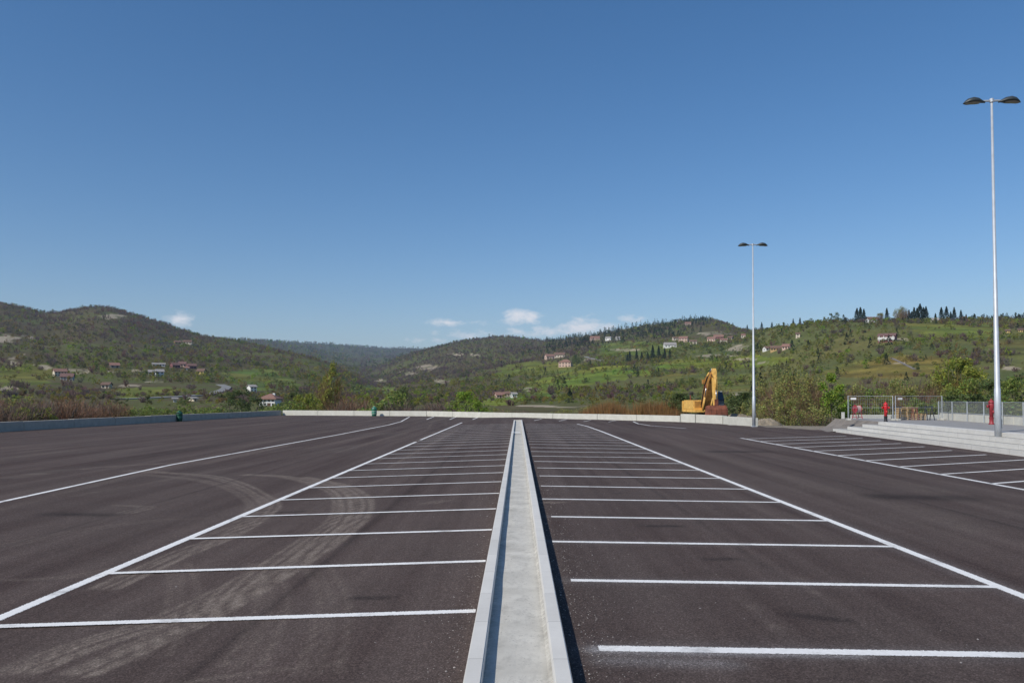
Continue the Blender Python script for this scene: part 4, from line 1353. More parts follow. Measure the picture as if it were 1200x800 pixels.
def broadleaf(h, w, n, leaf, mat, base=0.22, k=11, trunk=None, twig=0.0, squash=1.0):
    pr = Proto(); pr.h = h
    pts, cs = blobs_crown(h, w, n, base, k, squash)
    T = leaf_tris(pts, leaf)
    tn = tints(len(T))
    if twig:
        W = twig_tris(h, w, int(n * twig), 4, 0.5, 0.018 * h / 5)
        T = np.concatenate([T, W]); tn = np.concatenate([tn, tints(len(W)) * np.array([0.95, 0.62, 1.2])])
    pr.crown = tri_mesh('crown', T, tn, mat)
    mb = stems_mb(cs, h, trunk or 0.022 * h, base)
    o = mb.build('trunk', M['bark'], None, True); pr.trunk = o.data; bpy.data.objects.remove(o)
    return pr


def bare_tree(h, w, n, mat, thick=0.03, stems=4, lean=0.5):
    pr = Proto(); pr.h = h
    T = twig_tris(h, w, n, stems, lean, thick, 0.35)
    pr.crown = tri_mesh('crown', T, tints(len(T), hue=0.1), mat)
    cs = np.array([(math.cos(a) * w * 0.28, math.sin(a) * w * 0.28, h * rng.uniform(0.5, 0.8), 1) for a in rng.uniform(0, 6.28, 7)])
    mb = MB()
    for c in cs:
        mb.tube([(c[0] * 0.15, c[1] * 0.15, -0.3), (c[0] * 0.5, c[1] * 0.5, c[2] * 0.5), tuple(c[:3])], [0.016 * h, 0.011 * h, 0.004 * h], 5)
    o = mb.build('trunk', M['bark'], None, True); pr.trunk = o.data; bpy.data.objects.remove(o)
    return pr


def conifer(h, w, n, leaf, mat):
    pr = Proto(); pr.h = h
    t = rng.uniform(0.06, 1.0, n) ** 0.85
    lay = (t * 13) % 1.0
    rad = w / 2 * (1 - t) ** 0.8 * (0.55 + 0.45 * (1 - lay)) * np.sqrt(rng.uniform(0.15, 1, n))
    a = rng.uniform(0, 2 * math.pi, n)
    lob = 0.8 + 0.2 * np.sin(a * 3 + t * 9) + 0.12 * np.sin(a * 5 - t * 17)
    C = np.stack([np.cos(a) * rad * lob, np.sin(a) * rad * lob, h * t - rad * 0.28], 1)
    T = leaf_tris(C, leaf)
    pr.crown = tri_mesh('crown', T, tints(len(T), hue=0.08), mat)
    mb = MB(); mb.tube([(0, 0, -0.5), (0, 0, h * 0.5), (0, 0, h * 0.97)], [0.016 * h, 0.010 * h, 0.003 * h], 6)
    o = mb.build('trunk', M['bark'], None, True); pr.trunk = o.data; bpy.data.objects.remove(o)
    return pr


def reed(h, w, n, mat):
    pr = Proto(); pr.h = h
    b = rng.normal(0, w * 0.22, (n, 2))
    ln = h * rng.uniform(0.45, 1.0, n)
    dirv = np.stack([b[:, 0] * 0.25 / w, b[:, 1] * 0.25 / w, np.ones(n)], 1) + rng.normal(0, 0.10, (n, 3))
    p0 = np.stack([b[:, 0], b[:, 1], np.zeros(n) - 0.1], 1); p1 = p0 + dirv * ln[:, None]
    sd = rand_dirs(n) * np.array([1, 1, 0.1])
    T = np.stack([p0 - sd * 0.035, p0 + sd * 0.035, p1], 1)
    pr.crown = tri_mesh('crown', T, tints(n, hue=0.15), mat); pr.trunk = None
    return pr


def plant(name, pr, x, y, hgt, label, cat, group, z=None, wide=1.0, bare_single=False):
    s = hgt / pr.h
    if z is None:
        z = float(terrain_z(x, y))
    if pr.trunk is None:
        r = bpy.data.objects.new(name, pr.crown); col.objects.link(r)
    else:
        r = empty(name)
        for nme, me in (('trunk', pr.trunk), ('crown', pr.crown)):
            c = bpy.data.objects.new(nme, me); col.objects.link(c); c.parent = r
    r.location = (x, y, z - 0.05); r.rotation_euler = (0, 0, rnd.uniform(0, 6.28)); r.scale = (s * wide, s * wide, s)
    return tag(r, label, cat, group)


def xy(u, dist):
    a, _ = ray_at(u, 440)
    return math.sin(a) * dist / math.cos(a), dist


PR = {}
PR['scrub'] = [bare_tree(3.0, 3.6, 520, M['twig_red'], 0.028, 6, 0.45) for _ in range(4)]
PR['scrub_grey'] = [bare_tree(3.0, 3.6, 480, M['twig'], 0.028, 6, 0.45) for _ in range(3)]
PR['scrub_olive'] = [broadleaf(3.0, 3.8, 1000, 0.13, M['leaf_olive'], 0.02, 9, 0.05, 0.25) for _ in range(3)]
PR['bush_yellow'] = [broadleaf(2.4, 3.0, 1200, 0.12, M['leaf_yellow'], 0.02, 9, 0.05) for _ in range(2)]
PR['bush_green'] = [broadleaf(2.8, 4.0, 1500, 0.14, M['leaf_green'], 0.02, 10, 0.05) for _ in range(3)]
PR['bush_mid'] = [broadleaf(2.8, 4.0, 1300, 0.15, M['leaf_mid'], 0.02, 10, 0.05) for _ in range(3)]
PR['bush_dark'] = [broadleaf(3.0, 4.0, 1400, 0.15, M['leaf_dark'], 0.02, 10, 0.05) for _ in range(3)]
PR['tree_bare'] = [bare_tree(7.5, 6.0, 1500, M['twig'], 0.03, 5, 0.5) for _ in range(3)]
PR['tree_olive'] = [broadleaf(6.5, 5.0, 1800, 0.16, M['leaf_olive'], 0.12, 13, 0.10, 0.55) for _ in range(4)]
PR['tree_green'] = [broadleaf(6.0, 3.6, 2200, 0.17, M['leaf_green'], 0.10, 13, 0.09) for _ in range(3)]
PR['tree_yellow'] = [broadleaf(7.5, 5.2, 2400, 0.19, M['leaf_yellow'], 0.12, 13, 0.11, 0.25) for _ in range(3)]
PR['tree_mid'] = [broadleaf(7.0, 5.4, 2200, 0.20, M['leaf_mid'], 0.12, 13, 0.11) for _ in range(3)]
PR['tree_dark'] = [broadleaf(7.0, 6.0, 2400, 0.21, M['leaf_dark'], 0.10, 13, 0.12) for _ in range(3)]
PR['poplar'] = [broadleaf(12.0, 3.7, 4000, 0.20, M['leaf_poplar'], 0.03, 26, 0.16, 0.12, 1.7) for _ in range(2)]
PR['conifer'] = [conifer(14, w_, 1300, 0.42, M['needle']) for w_ in (8.2, 9.4, 7.4)]
PR['reed'] = [reed(2.4, 3.0, 750, M['reed']) for _ in range(3)]


def pick(k):
    return rnd.choice(PR[k])


def near(kind, name, u, vtop, dist, label, cat, group, wide=1.0):
    x, y = xy(u, dist)
    z = float(terrain_z(x, y))
    hgt = (467 - vtop) / F * dist + H - z
    return plant(name, pick(kind), x, y, max(hgt, 0.4), label, cat, group, z, wide)


# brown scrub behind the shaded wall
def wall_depth(u):
    return 56 + max(0, u) * 0.148


G1 = 'leafless scrub behind the shaded wall'
for i in range(64):
    u = -70 + 222 * rnd.random() ** 0.95
    dist = wall_depth(u) + rnd.uniform(2.0, 26)
    kind = rnd.choice(['scrub', 'scrub', 'scrub', 'scrub_grey', 'scrub_olive'])
    lab = {'scrub': 'leafless reddish brown shrub in the scrub behind the shaded wall', 'scrub_grey': 'leafless grey brown shrub in the scrub behind the shaded wall',
           'scrub_olive': 'olive budding shrub in the scrub behind the shaded wall'}[kind]
    near(kind, 'shrub', u, rnd.uniform(458, 478) + max(0, u - 110) * 0.12, dist, lab, 'shrub', {'scrub': G1, 'scrub_grey': 'grey ' + G1, 'scrub_olive': 'olive ' + G1}[kind], 1.1)
near('bush_yellow', 'shrub', 53, 474, 66, 'small yellow green bush just above the shaded wall among brown scrub', 'shrub', None)
near('bush_yellow', 'shrub', 28, 477, 64, 'low yellowish bush at the foot of the brown scrub', 'shrub', None)
G2 = 'low bushes between the wall and the country road'
for u, v, d_ in ((152, 475, 84), (165, 478, 86), (178, 472, 92), (192, 476, 95), (206, 479, 97), (222, 474, 104), (236, 477, 108), (248, 472, 112)):
    near(rnd.choice(['bush_mid', 'bush_mid']), 'shrub', u, v, d_, 'low mid green bush between the shaded wall and the country road', 'shrub', G2, 1.2)
for u, v, d_ in ((158, 470, 120), (201, 470, 125), (244, 468, 128), (218, 471, 130)):
    near('scrub_grey', 'shrub', u, v, d_, 'grey twiggy shrub below the curving country road', 'shrub', 'grey shrubs below the road', 1.2)
for u, v, d_, lab in ((268, 456, 150, 'dark round tree left of the white cottage'), (284, 452, 160, 'dark tree below the small white cottage'),
                      (300, 462, 140, 'dark bushy tree beside the red roofed white house'), (346, 456, 170, 'dark slender tree right of the red roofed white house')):
    near('tree_dark', 'tree', u, v, d_, lab, 'tree', 'dark trees round the white house')
for u, v, d_ in ((332, 473, 122), (322, 477, 115), (340, 470, 128), (309, 478, 112)):
    near('bush_mid', 'shrub', u, v, d_, 'low green garden bush in front of the red roofed white house', 'shrub', 'garden bushes before the white house', 1.3)
for u, v, d_ in ((350, 461, 135), (357, 464, 128), (364, 459, 140), (371, 466, 126)):
    near('tree_yellow', 'tree', u, v, d_, 'small light green tree between the white house and the poplar', 'tree', 'small light green trees by the poplar', 0.9)
near('poplar', 'poplar_tree', 389, 422, 150, 'tall olive green poplar rising alone above the far wall', 'tree', None, 0.95)
near('poplar', 'poplar_tree', 380, 438, 156, 'shorter poplar leaning against the tall olive one', 'tree', None)
for u, v, d_ in ((399, 462, 130), (407, 466, 124), (413, 458, 140), (421, 464, 126), (431, 461, 132), (441, 466, 120)):
    near('scrub', 'shrub', u, v, d_, 'reddish bare shrub between the poplar and the green bin', 'shrub', 'reddish bare shrubs right of the poplar', 1.2)
near('bush_mid', 'shrub', 447, 462, 118, 'green bush just right of the green bin', 'shrub', None)
near('bush_mid', 'shrub', 460, 459, 126, 'taller green bush above the end of the left lane line', 'shrub', None)
near('tree_dark', 'tree', 470, 453, 160, 'dark small tree standing above the far wall left of centre', 'tree', None)
for i in range(12):
    near('scrub_grey', 'shrub', 452 + 78 * rnd.random(), rnd.uniform(459, 474), rnd.uniform(108, 140), 'grey brown leafless shrub behind the middle of the far wall', 'shrub', 'grey brown shrubs behind the far wall', 1.2)
for u, v, d_, lab in ((545, 459, 104, 'dense bright green bush left of the kerb end behind the far wall'), (562, 466, 102, 'lower bright green bush right of the dense one'), (532, 467, 106, 'small green bush left of the dense bright one')):
    near('bush_green' if u > 540 else 'bush_mid', 'shrub', u, v, d_, lab, 'shrub', None, 1.15)
for i in range(13):
    near('scrub_olive' if i % 2 else 'scrub_grey', 'shrub', 580 + 112 * rnd.random(), rnd.uniform(474, 481), rnd.uniform(98, 118),
         'low olive shrub in the rough grass behind the far wall' if i % 2 else 'low twiggy grey shrub in the rough grass behind the far wall', 'shrub',
         'low olive shrubs behind the far wall' if i % 2 else 'low grey shrubs behind the far wall', 1.5)
for i in range(44):
    u = 686 + 108 * rnd.random()
    d_ = 93 - (u - 686) * 0.145 + rnd.uniform(0, 9)
    near('reed', 'reed_clump', u, 463 + 17 * rnd.random() ** 0.8 + max(0, 720 - u) * 0.16, d_, 'orange brown reed clump in the stand left of the excavator', 'reeds', 'orange reeds left of the excavator', 1.0)
for u, v, d_ in ((797, 461, 84), (805, 463, 88), (793, 468, 82), (856, 462, 86), (862, 468, 82), (818, 466, 90), (872, 460, 92)):
    near('bush_dark', 'shrub', u, v, d_, 'dark bush standing behind the yellow excavator', 'shrub', 'dark bushes behind the excavator')
for u, v, d_ in ((876, 470, 78), (884, 474, 76), (890, 468, 82)):
    near('scrub_olive', 'shrub', u, v, d_, 'olive twiggy bush behind the soil heap at the far lamp post', 'shrub', 'olive bushes by the soil heaps')
for u, v, d_ in ((902, 440, 82), (918, 430, 80), (932, 428, 78), (948, 434, 78), (912, 452, 74), (938, 447, 72), (957, 446, 80), (925, 462, 70)):
    near('tree_olive', 'tree', u, v, d_, 'olive brown budding tree in the thicket right of the far lamp post', 'tree', 'budding trees right of the far lamp', 0.85)
for u, v, d_ in ((906, 462, 71), (920, 468, 69), (950, 470, 68), (935, 474, 67), (960, 474, 66), (895, 472, 72)):
    near('scrub_olive', 'shrub', u, v, d_, 'olive twiggy shrub at the foot of the budding thicket', 'shrub', 'twiggy shrubs under the thicket')
near('tree_green', 'tree', 974, 437, 72, 'bright fresh green tree left of the mesh panels', 'tree', None, 0.95)
near('tree_green', 'tree', 986, 455, 73, 'shorter bright green tree touching the tall bright one', 'tree', None)
for u, v, d_, kd in ((1003, 446, 82, 'tree_olive'), (1015, 433, 88, 'tree_bare'), (1027, 448, 80, 'tree_mid'), (1040, 440, 84, 'tree_olive'), (1052, 438, 90, 'tree_mid'),
                     (1063, 446, 80, 'tree_olive'), (1075, 434, 86, 'tree_bare'), (1086, 440, 82, 'tree_olive'), (1097, 436, 88, 'tree_olive'),
                     (1112, 420, 84, 'tree_yellow'), (1124, 416, 86, 'tree_yellow'), (1138, 428, 84, 'tree_yellow'),
                     (1146, 434, 78, 'tree_mid'), (1158, 440, 74, 'tree_dark'), (1172, 436, 76, 'tree_mid'), (1186, 441, 72, 'tree_mid'), (1198, 434, 78, 'tree_dark'),
                     (1212, 440, 74, 'tree_mid'), (1230, 432, 78, 'tree_mid'), (1252, 436, 74, 'tree_olive'), (1033, 458, 76, 'tree_olive'), (1108, 446, 76, 'tree_mid'), (1070, 460, 75, 'tree_mid')):
    lab = {'tree_olive': 'olive budding tree in the row behind the mesh panels', 'tree_bare': 'bare grey tree in the row behind the mesh panels', 'tree_mid': 'mid green tree in the row behind the plaza fence',
           'tree_yellow': 'tall yellow green tree left of the near lamp post', 'tree_dark': 'dark green tree behind the chain link fence'}[kd]
    near(kd, 'tree', u, v, d_, lab, 'tree', kd.split('_')[1] + ' trees in the row behind the plaza', 0.95)
for u, v, d_, kd in ((1000, 470, 74, 'bush_mid'), (1020, 472, 73, 'scrub_olive'), (1045, 470, 72, 'bush_mid'), (1064, 474, 71, 'scrub_olive'), (1090, 468, 70, 'bush_mid'), (1120, 464, 66, 'bush_dark'),
                     (1140, 462, 64, 'bush_dark'), (1165, 462, 60, 'bush_dark'), (1185, 460, 58, 'bush_mid'), (1205, 460, 56, 'bush_dark'), (1152, 466, 62, 'bush_mid'), (1108, 470, 68, 'bush_mid')):
    lab = {'bush_mid': 'mid green bush under the tree row behind the plaza', 'bush_dark': 'dark bush just behind the chain link fence', 'scrub_olive': 'olive undergrowth bush behind the mesh panels'}[kd]
    near(kd, 'shrub', u, v, d_, lab, 'shrub', lab.split(' ')[0] + ' bushes under the tree row', 1.25)

# trees one can tell apart on the hills ----------------------------------
for lab, grp, lst in (
    ('dark conifer on the skyline left of the ridge house', 'conifers left of the ridge house', ((1005, 362), (1009, 361), (1013, 363))),
    ('dark conifer in the tall group on the right skyline', 'conifers on the right skyline', ((1072, 361), (1079, 357), (1086, 360), (1066, 364), (1075.5, 362), (1083, 361), (1069, 366))),
    ('dark conifer in the spreading right end skyline group', 'conifers in the right end group', ((1097, 368), (1104, 361), (1110, 360), (1119, 361), (1127, 364), (1133, 369), (1115, 366))),
):
    for u, v in lst:
        c, r_ = crest(u, 500, 1000)
        plant('conifer_tree', pick('conifer'), c[0], c[1], max(5, ray_at(u, v)[1] * r_ + H - c[2] + 1.0), lab, 'conifer', grp, None, 1.45)
for u, v, lab in ((1040, 362, 'lone slim conifer between the two ridge houses'), (938, 373, 'pointed dark conifer right of the white ridge house'), (930, 374, 'broad dark conifer beside the white ridge house'),
                  (905, 378, 'conifer left of the white ridge house'), (893, 378, 'conifer on the skyline right of the far lamp post'), (876, 381, 'conifer on the skyline left of the far lamp post')):
    c, r_ = crest(u, 500, 1600)
    plant('conifer_tree', pick('conifer'), c[0], c[1], max(5, ray_at(u, v)[1] * r_ + H - c[2] + 1.0), lab, 'conifer', None, None, 1.25)
for u, v, lab in ((974, 366, 'left one of two small lollipop trees on the right skyline'), (981, 365, 'right one of two small lollipop trees on the skyline'), (951, 372, 'rounded dark tree on the skyline left of the lollipop trees'),
                  (1060, 357, 'pale tall deciduous tree beside the skyline conifers'), (1053, 360, 'pale bare tree behind the brown ridge house'), (1032, 365, 'bare tree right of the ridge house')):
    c, r_ = crest(u, 500, 1000)
    plant('tree', pick('tree_olive' if u > 1030 else 'tree_dark'), c[0], c[1], max(5, ray_at(u, v)[1] * r_ + H - c[2]), lab, 'tree', None, None, 0.7 if u < 990 else 0.9)
for u, vb, vt in ((738, 424, 411), (746, 424, 409), (752, 423, 412), (765, 422, 404), (772, 422, 405), (779, 421, 407), (785, 421, 409), (759, 423, 412), (735, 425, 414)):
    c, r_ = hit(u, vb)
    plant('conifer_tree', pick('conifer'), c[0], c[1], (ray_at(u, vt)[1] - ray_at(u, vb)[1]) * r_, 'dark conifer of the clump on the middle green slope', 'conifer', 'conifer clump on the middle slope', None, 1.15)
for u, vb, vt, lab in ((676, 430, 414, 'dark tree right of the pink hillside house'), (1074, 435, 424, 'small dark tree alone on the right hand meadow'), (846, 413, 404, 'dark green tree below the red roofed village'),
                       (1000, 377, 369, 'tree left of the ridge conifers'), (248, 438, 430, 'dark tree right of the yellow hillside house'), (690, 470, 462, 'dark bush on the lower middle slope')):
    c, r_ = hit(u, vb)
    plant('tree', pick('tree_dark'), c[0], c[1], (ray_at(u, vt)[1] - ray_at(u, vb)[1]) * r_, lab, 'tree', None)

# ------------------------------------------------------------------ houses
HOUSES = []


def house(u, vb, wpx, hpx, wall, roof, label, yaw=0, hip=False, rows=1, depth=None, roof_h=0.32, chimney=False, cat='house', wins=3, trim=None, group=None):
    c, r_ = hit(u, vb)
    dp = r_ * math.cos(math.atan2(c[0], c[1])); w_ = 0.92 * wpx * dp / F; h_ = 0.95 * hpx * dp / F
    d_ = depth or max(6.0, w_ * 0.7)
    ang = -math.atan2(c[0], c[1]) + R(yaw)
    base = c + np.array([math.sin(-ang) * 0, 0, 0])
    HOUSES.append((math.atan2(c[0], c[1]), r_, (w_ * 0.5 + 3) / r_))
    ctr = c[:2] + np.array([c[0], c[1]]) / math.hypot(c[0], c[1]) * d_ / 2
    r = empty('house', (ctr[0], ctr[1], c[2]), ang)
    tag(r, label, cat, group)
    rh = roof_h * min(w_, d_)
    mb = MB()
    mb.box((0, 0, (h_ - 6) / 2), (w_, d_, h_ + 6))
    if not hip:
        mb.add([(-w_ / 2, -d_ / 2, h_ + 0.001), (-w_ / 2, d_ / 2, h_ + 0.001), (-w_ / 2, 0, h_ + rh), (w_ / 2, -d_ / 2, h_ + 0.001), (w_ / 2, d_ / 2, h_ + 0.001), (w_ / 2, 0, h_ + rh)],
               [(0, 2, 1), (3, 4, 5), (0, 3, 5, 2), (1, 2, 5, 4), (0, 1, 4, 3)])
    mb.build('wall', M[wall], r)
    e = 0.5; t = 0.28
    mb = MB()
    if hip:
        k = (w_ - d_) / 2 if w_ > d_ else 0.3
        lo = [(-w_ / 2 - e, -d_ / 2 - e), (w_ / 2 + e, -d_ / 2 - e), (w_ / 2 + e, d_ / 2 + e), (-w_ / 2 - e, d_ / 2 + e)]
        vs = [(x, y, h_ - 0.1) for x, y in lo] + [(x, y, h_ + 0.15) for x, y in lo] + [(-k, 0, h_ + rh + 0.2), (k, 0, h_ + rh + 0.2)]
        mb.add(vs, [(3, 2, 1, 0), (0, 1, 5, 4), (1, 2, 6, 5), (2, 3, 7, 6), (3, 0, 4, 7), (4, 5, 9, 8), (6, 7, 8, 9), (5, 6, 9), (7, 4, 8)])
    else:
        sl = rh / (d_ / 2)
        for s in (-1, 1):
            y1 = s * (d_ / 2 + e); z1 = h_ - e * sl
            vs = [(x, y, z + dz) for dz in (0.03, 0.03 + t) for x, y, z in ((-w_ / 2 - e, 0, h_ + rh), (w_ / 2 + e, 0, h_ + rh), (w_ / 2 + e, y1, z1), (-w_ / 2 - e, y1, z1))]
            mb.add(vs, [(0, 1, 2, 3), (7, 6, 5, 4), (0, 4, 5, 1), (1, 5, 6, 2), (2, 6, 7, 3), (3, 7, 4, 0)])
    rf = mb.build('roof', M[roof], r)
    if chimney:
        mb = MB(); mb.box((w_ * 0.18, d_ * 0.10, h_ + rh * 0.62 + 0.3), (0.6, 0.6, 1.1)); mb.build('chimney', M[wall], rf)
    fh = h_ / rows
    for q in range(rows):
        for i in range(wins):
            x = -w_ / 2 + w_ * (i + 0.5) / wins
            if q == 0 and i == wins // 2:
                continue
            ww, wh = min(1.3, w_ / wins * 0.5), min(1.5, fh * 0.5)
            mb = MB(); mb.box((x, -d_ / 2, fh * (q + 0.52)), (ww, 0.12, wh)); f_ = mb.build('window', M['window'], r)
    mb = MB(); mb.box((-w_ / 2 + w_ * (wins // 2 + 0.5) / wins, -d_ / 2, min(1.1, fh * 0.42)), (min(1.2, w_ * 0.2), 0.14, min(2.2, fh * 0.84))); mb.build('door', M['door'], r)
    for sx in (-1, 1):
        mb = MB(); mb.box((sx * w_ / 2, 0, fh * 0.55), (0.12, 1.1, min(1.4, fh * 0.5))); mb.build('window', M['window'], r)
    if trim:
        mb = MB()
        for q in range(1, rows + 1):
            mb.box((0, -d_ / 2 - 0.6, fh * q - fh * 0.62 if q > 1 else fh * 0.95), (w_ * 0.98, 1.2, 0.9 * fh * 0.35))
        for i in range(4):
            mb.box((-w_ / 2 + w_ * (i + 0.35) / 3.7, -d_ / 2 - 1.1, h_ * 0.55), (0.35, 0.35, h_ * 0.85))
        mb.build('balcony', M[trim], r)
    return r


# left hillside
house(70, 441, 14, 6, 'w_cream', 'r_red', 'long red roofed house on the left slope beside a pale terrace', 12, chimney=True, rows=2, wins=4)
house(79, 446, 14, 5, 'w_grey', 'r_dark', 'grey house just below the long red roofed one', -10, rows=2, wins=4)
house(134, 431, 11, 3.2, 'w_stone', 'r_red', 'small brick red house alone on the left slope', 8, wins=2)
house(125, 455, 9, 4.5, 'w_cream', 'r_brown', 'small square beige house above the brown scrub', -15, wins=2)
house(186, 429, 15, 2.4, 'w_white', 'r_grey', 'long flat white building above the two storey white house', 0, roof_h=0.15, wins=4)
house(178, 441, 8, 5.5, 'w_grey', 'r_grey', 'grey annex touching the white two storey house on the left slope', 0, rows=2, wins=2)
house(187, 441, 9, 6, 'w_white', 'r_grey', 'white two storey house in the middle of the left slope', 8, rows=2, wins=2)
house(205, 431, 10, 3.5, 'w_maroon', 'r_dark', 'left house of the dark red roofed hamlet on the left slope', 25, wins=3)
house(214, 430, 9, 3.8, 'w_pink', 'r_dark', 'middle house of the dark red roofed hamlet', -12, wins=3)
house(224, 432, 11, 3.6, 'w_maroon', 'r_dark', 'right house of the dark red roofed hamlet', 15, wins=3)
house(219, 434, 5, 3.0, 'w_white', 'r_red', 'tiny white house in front of the dark red roofed hamlet', 0, wins=2)
house(236, 439, 9, 4.5, 'w_yellow', 'r_brown', 'yellow house at the right end of the hamlet on the left slope', -20, wins=2)
house(208, 403, 8, 2.4, 'w_ochre', 'r_brown', 'left one of two ochre farm buildings high on the left hill', 10, wins=2)
house(220, 403, 10, 2.6, 'w_cream', 'r_brown', 'right one of two ochre farm buildings high on the left hill', -10, wins=3)
house(295, 459, 8, 6, 'w_white', 'r_grey', 'small white cottage behind the red roofed two storey house', 20, rows=2, wins=2)
house(317, 475.5, 20, 8.5, 'w_white', 'r_red', 'white two storey house with red hip roof above the left wall corner', -18, hip=True, rows=2, wins=4, chimney=True, roof_h=0.30)
house(205, 471, 4, 3.5, 'w_white', 'r_grey', 'tiny white shed left of the two sheds by the country road', 0, wins=1, cat='shed')
house(226, 470, 4, 3, 'w_cream', 'r_grey', 'tiny cream shed right of the two sheds by the country road', 15, wins=1, cat='shed')
# middle valley and slopes
house(644, 421, 11, 4, 'w_pink', 'r_red', 'red roofed house left of the pink hillside house', 20, wins=3)
house(656, 419, 13, 3.6, 'w_cream', 'r_brown', 'beige long house behind the pink hillside house', -5, wins=4)
house(663, 430, 16, 6, 'w_pink', 'r_red', 'pink two storey house with red roof on the middle slope', -15, hip=True, rows=2, wins=4, chimney=True)
house(585, 466, 10, 3.5, 'w_pink', 'r_red', 'left red roofed house of the hamlet low in the valley', 15, wins=3)
house(595, 464, 8, 3, 'w_stone', 'r_brown', 'brown roofed house in the hamlet low in the valley', -10, wins=2)
house(602, 466, 6, 4.5, 'w_white', 'r_grey', 'small white house at the right of the hamlet low in the valley', 10, wins=2)
house(697, 399, 12, 3, 'w_pink', 'r_red', 'red brown house on the upper field left of the small white ones', 5, wins=3)
house(713, 399, 7, 3.4, 'w_white', 'r_grey', 'left one of two small white houses on the upper field', -15, wins=2)
house(724, 398.5, 5, 3, 'w_white', 'r_grey', 'right one of two small white houses on the upper field', 15, wins=1)
house(785, 407.5, 15, 3.6, 'w_white', 'r_grey', 'long white house at the left end of the hill village', 10, wins=4)
house(801, 401, 11, 5, 'w_pink', 'r_red', 'tall pink house in the hill village', -10, rows=2, wins=3)
house(791, 399, 6, 3, 'w_cream', 'r_brown', 'small cream house left of the tall pink one in the hill village', 20, wins=2)
house(812, 403, 9, 3.2, 'w_cream', 'r_brown', 'cream house right of the tall pink one in the hill village', 8, wins=2)
house(834, 400, 10, 3.4, 'w_pink', 'r_red', 'left red roofed house in the right half of the hill village', -10, wins=3)
house(848, 402, 8, 4, 'w_cream', 'r_red', 'cream and red house in the right half of the hill village', 12, wins=2)
house(842, 397, 12, 2.6, 'w_maroon', 'r_red', 'long dark red house at the back of the hill village', 0, wins=3)
house(856, 398, 6, 2.6, 'w_stone', 'r_brown', 'small stone house at the right edge of the hill village', -20, wins=2)
house(871, 396, 5, 3.4, 'w_cream', 'r_red', 'single cream house left of the far lamp post on the hill', 5, wins=2)
house(806, 381, 7, 2.6, 'w_pink', 'r_red', 'lone red house high below the rounded summit', 10, wins=2)
house(899, 411, 8, 3, 'w_white', 'r_brown', 'white gabled house right of the far lamp post', 30, wins=2)
house(909, 411, 13, 3.4, 'w_ochre', 'r_brown', 'long brown roofed farmhouse right of the far lamp post', 5, wins=4)
house(922, 409, 10, 3.4, 'w_pink', 'r_red', 'pink end house of the farm row right of the far lamp post', -10, wins=3)
# right hill
house(917, 383.5, 16, 3.6, 'w_white', 'r_grey', 'wide white house on the ridge between conifers', 10, hip=True, wins=4)
house(935, 396, 5, 5, 'w_cream', 'r_brown', 'narrow cream house below the white ridge house', 0, rows=2, wins=1)
house(1040, 401, 20, 8, 'w_maroon', 'r_dark', 'maroon house with white balconies on the right hill', -10, rows=2, wins=4, roof_h=0.22, trim='w_white')
house(1021, 378, 11, 4.5, 'w_white', 'r_brown', 'white gabled house on the right ridge beside conifers', 25, wins=3)
house(1053, 376.5, 15, 3, 'w_cream', 'r_brown', 'low brown roofed house on the right ridge left of the tall conifers', 0, wins=4)
house(1095, 377, 9, 2.2, 'w_white', 'r_grey', 'low white house on the ridge between the conifer groups', 0, wins=2)
house(1181, 390, 5, 2.6, 'w_yellow', 'r_brown', 'tiny yellow house right of the near lamp post', 0, wins=2)
house(1196, 389, 5, 2.4, 'w_yellow', 'r_brown', 'tiny cream house at the right end of the hillside', 0, wins=2)


# country road on the left slope
def hill_road(name, pix, wd, label, mat=None):
    pts = smooth_line([hit(u, v)[0][:2] for u, v in pix], 10)
    mb = MB()
    prev = None
    for i in range(len(pts)):
        d_ = pts[min(i + 1, len(pts) - 1)] - pts[max(i - 1, 0)]; d_ = d_ / (np.linalg.norm(d_) + 1e-9)
        n_ = np.array([-d_[1], d_[0]]) * wd / 2
        a_, b_ = pts[i] + n_, pts[i] - n_
        zc = max(float(terrain_z(*a_)), float(terrain_z(*b_)), float(terrain_z(*pts[i]))) + 0.25
        cur = [(a_[0], a_[1], zc - 1.5), (a_[0], a_[1], zc), (b_[0], b_[1], zc), (b_[0], b_[1], zc - 1.5)]
        if prev:
            for k in range(3):
                mb.quad(prev[k], cur[k], cur[k + 1], prev[k + 1])
        prev = cur
    o = mb.build(name, mat or M['road_pale'])
    return tag(o, label, None, None, 'structure')


ROADPIX = [(138, 468), (165, 467), (195, 465.5), (225, 464), (248, 461), (262, 457), (265, 453.5), (258, 451)]
hill_road('road', ROADPIX, 5.5, 'pale country road curving up the left slope')
hill_road('road', [(686, 418), (698, 421), (706, 423)], 4, 'short pale lane on the middle slope')
hill_road('road', [(1045, 420), (1058, 426), (1072, 433)], 1.6, 'pale farm track on the right meadow', M['mud'])
ROAD_AZ = [(ray_at(u, v)[0], hit(u, v)[1]) for u, v in ROADPIX]

# ------------------------------------------------------------------ woodland masses
def mass_proto(kind, n):
    if kind == 'bare':
        T = twig_tris(1.0, 0.95, n, 4, 0.5, 0.035, 0.35)
    elif kind == 'dark_conifer':
        t = rng.uniform(0.05, 1, n); rad = 0.33 * (1 - t) ** 0.8 * np.sqrt(rng.uniform(0.1, 1, n)); a = rng.uniform(0, 6.283, n)
        T = leaf_tris(np.stack([np.cos(a) * rad, np.sin(a) * rad, t], 1), 0.085)
    else:
        pts, _ = blobs_crown(1.0, 0.95, int(n * 1.35), 0.05, 7)
        T = leaf_tris(pts, 0.10 * math.sqrt(110 / n))
    return T


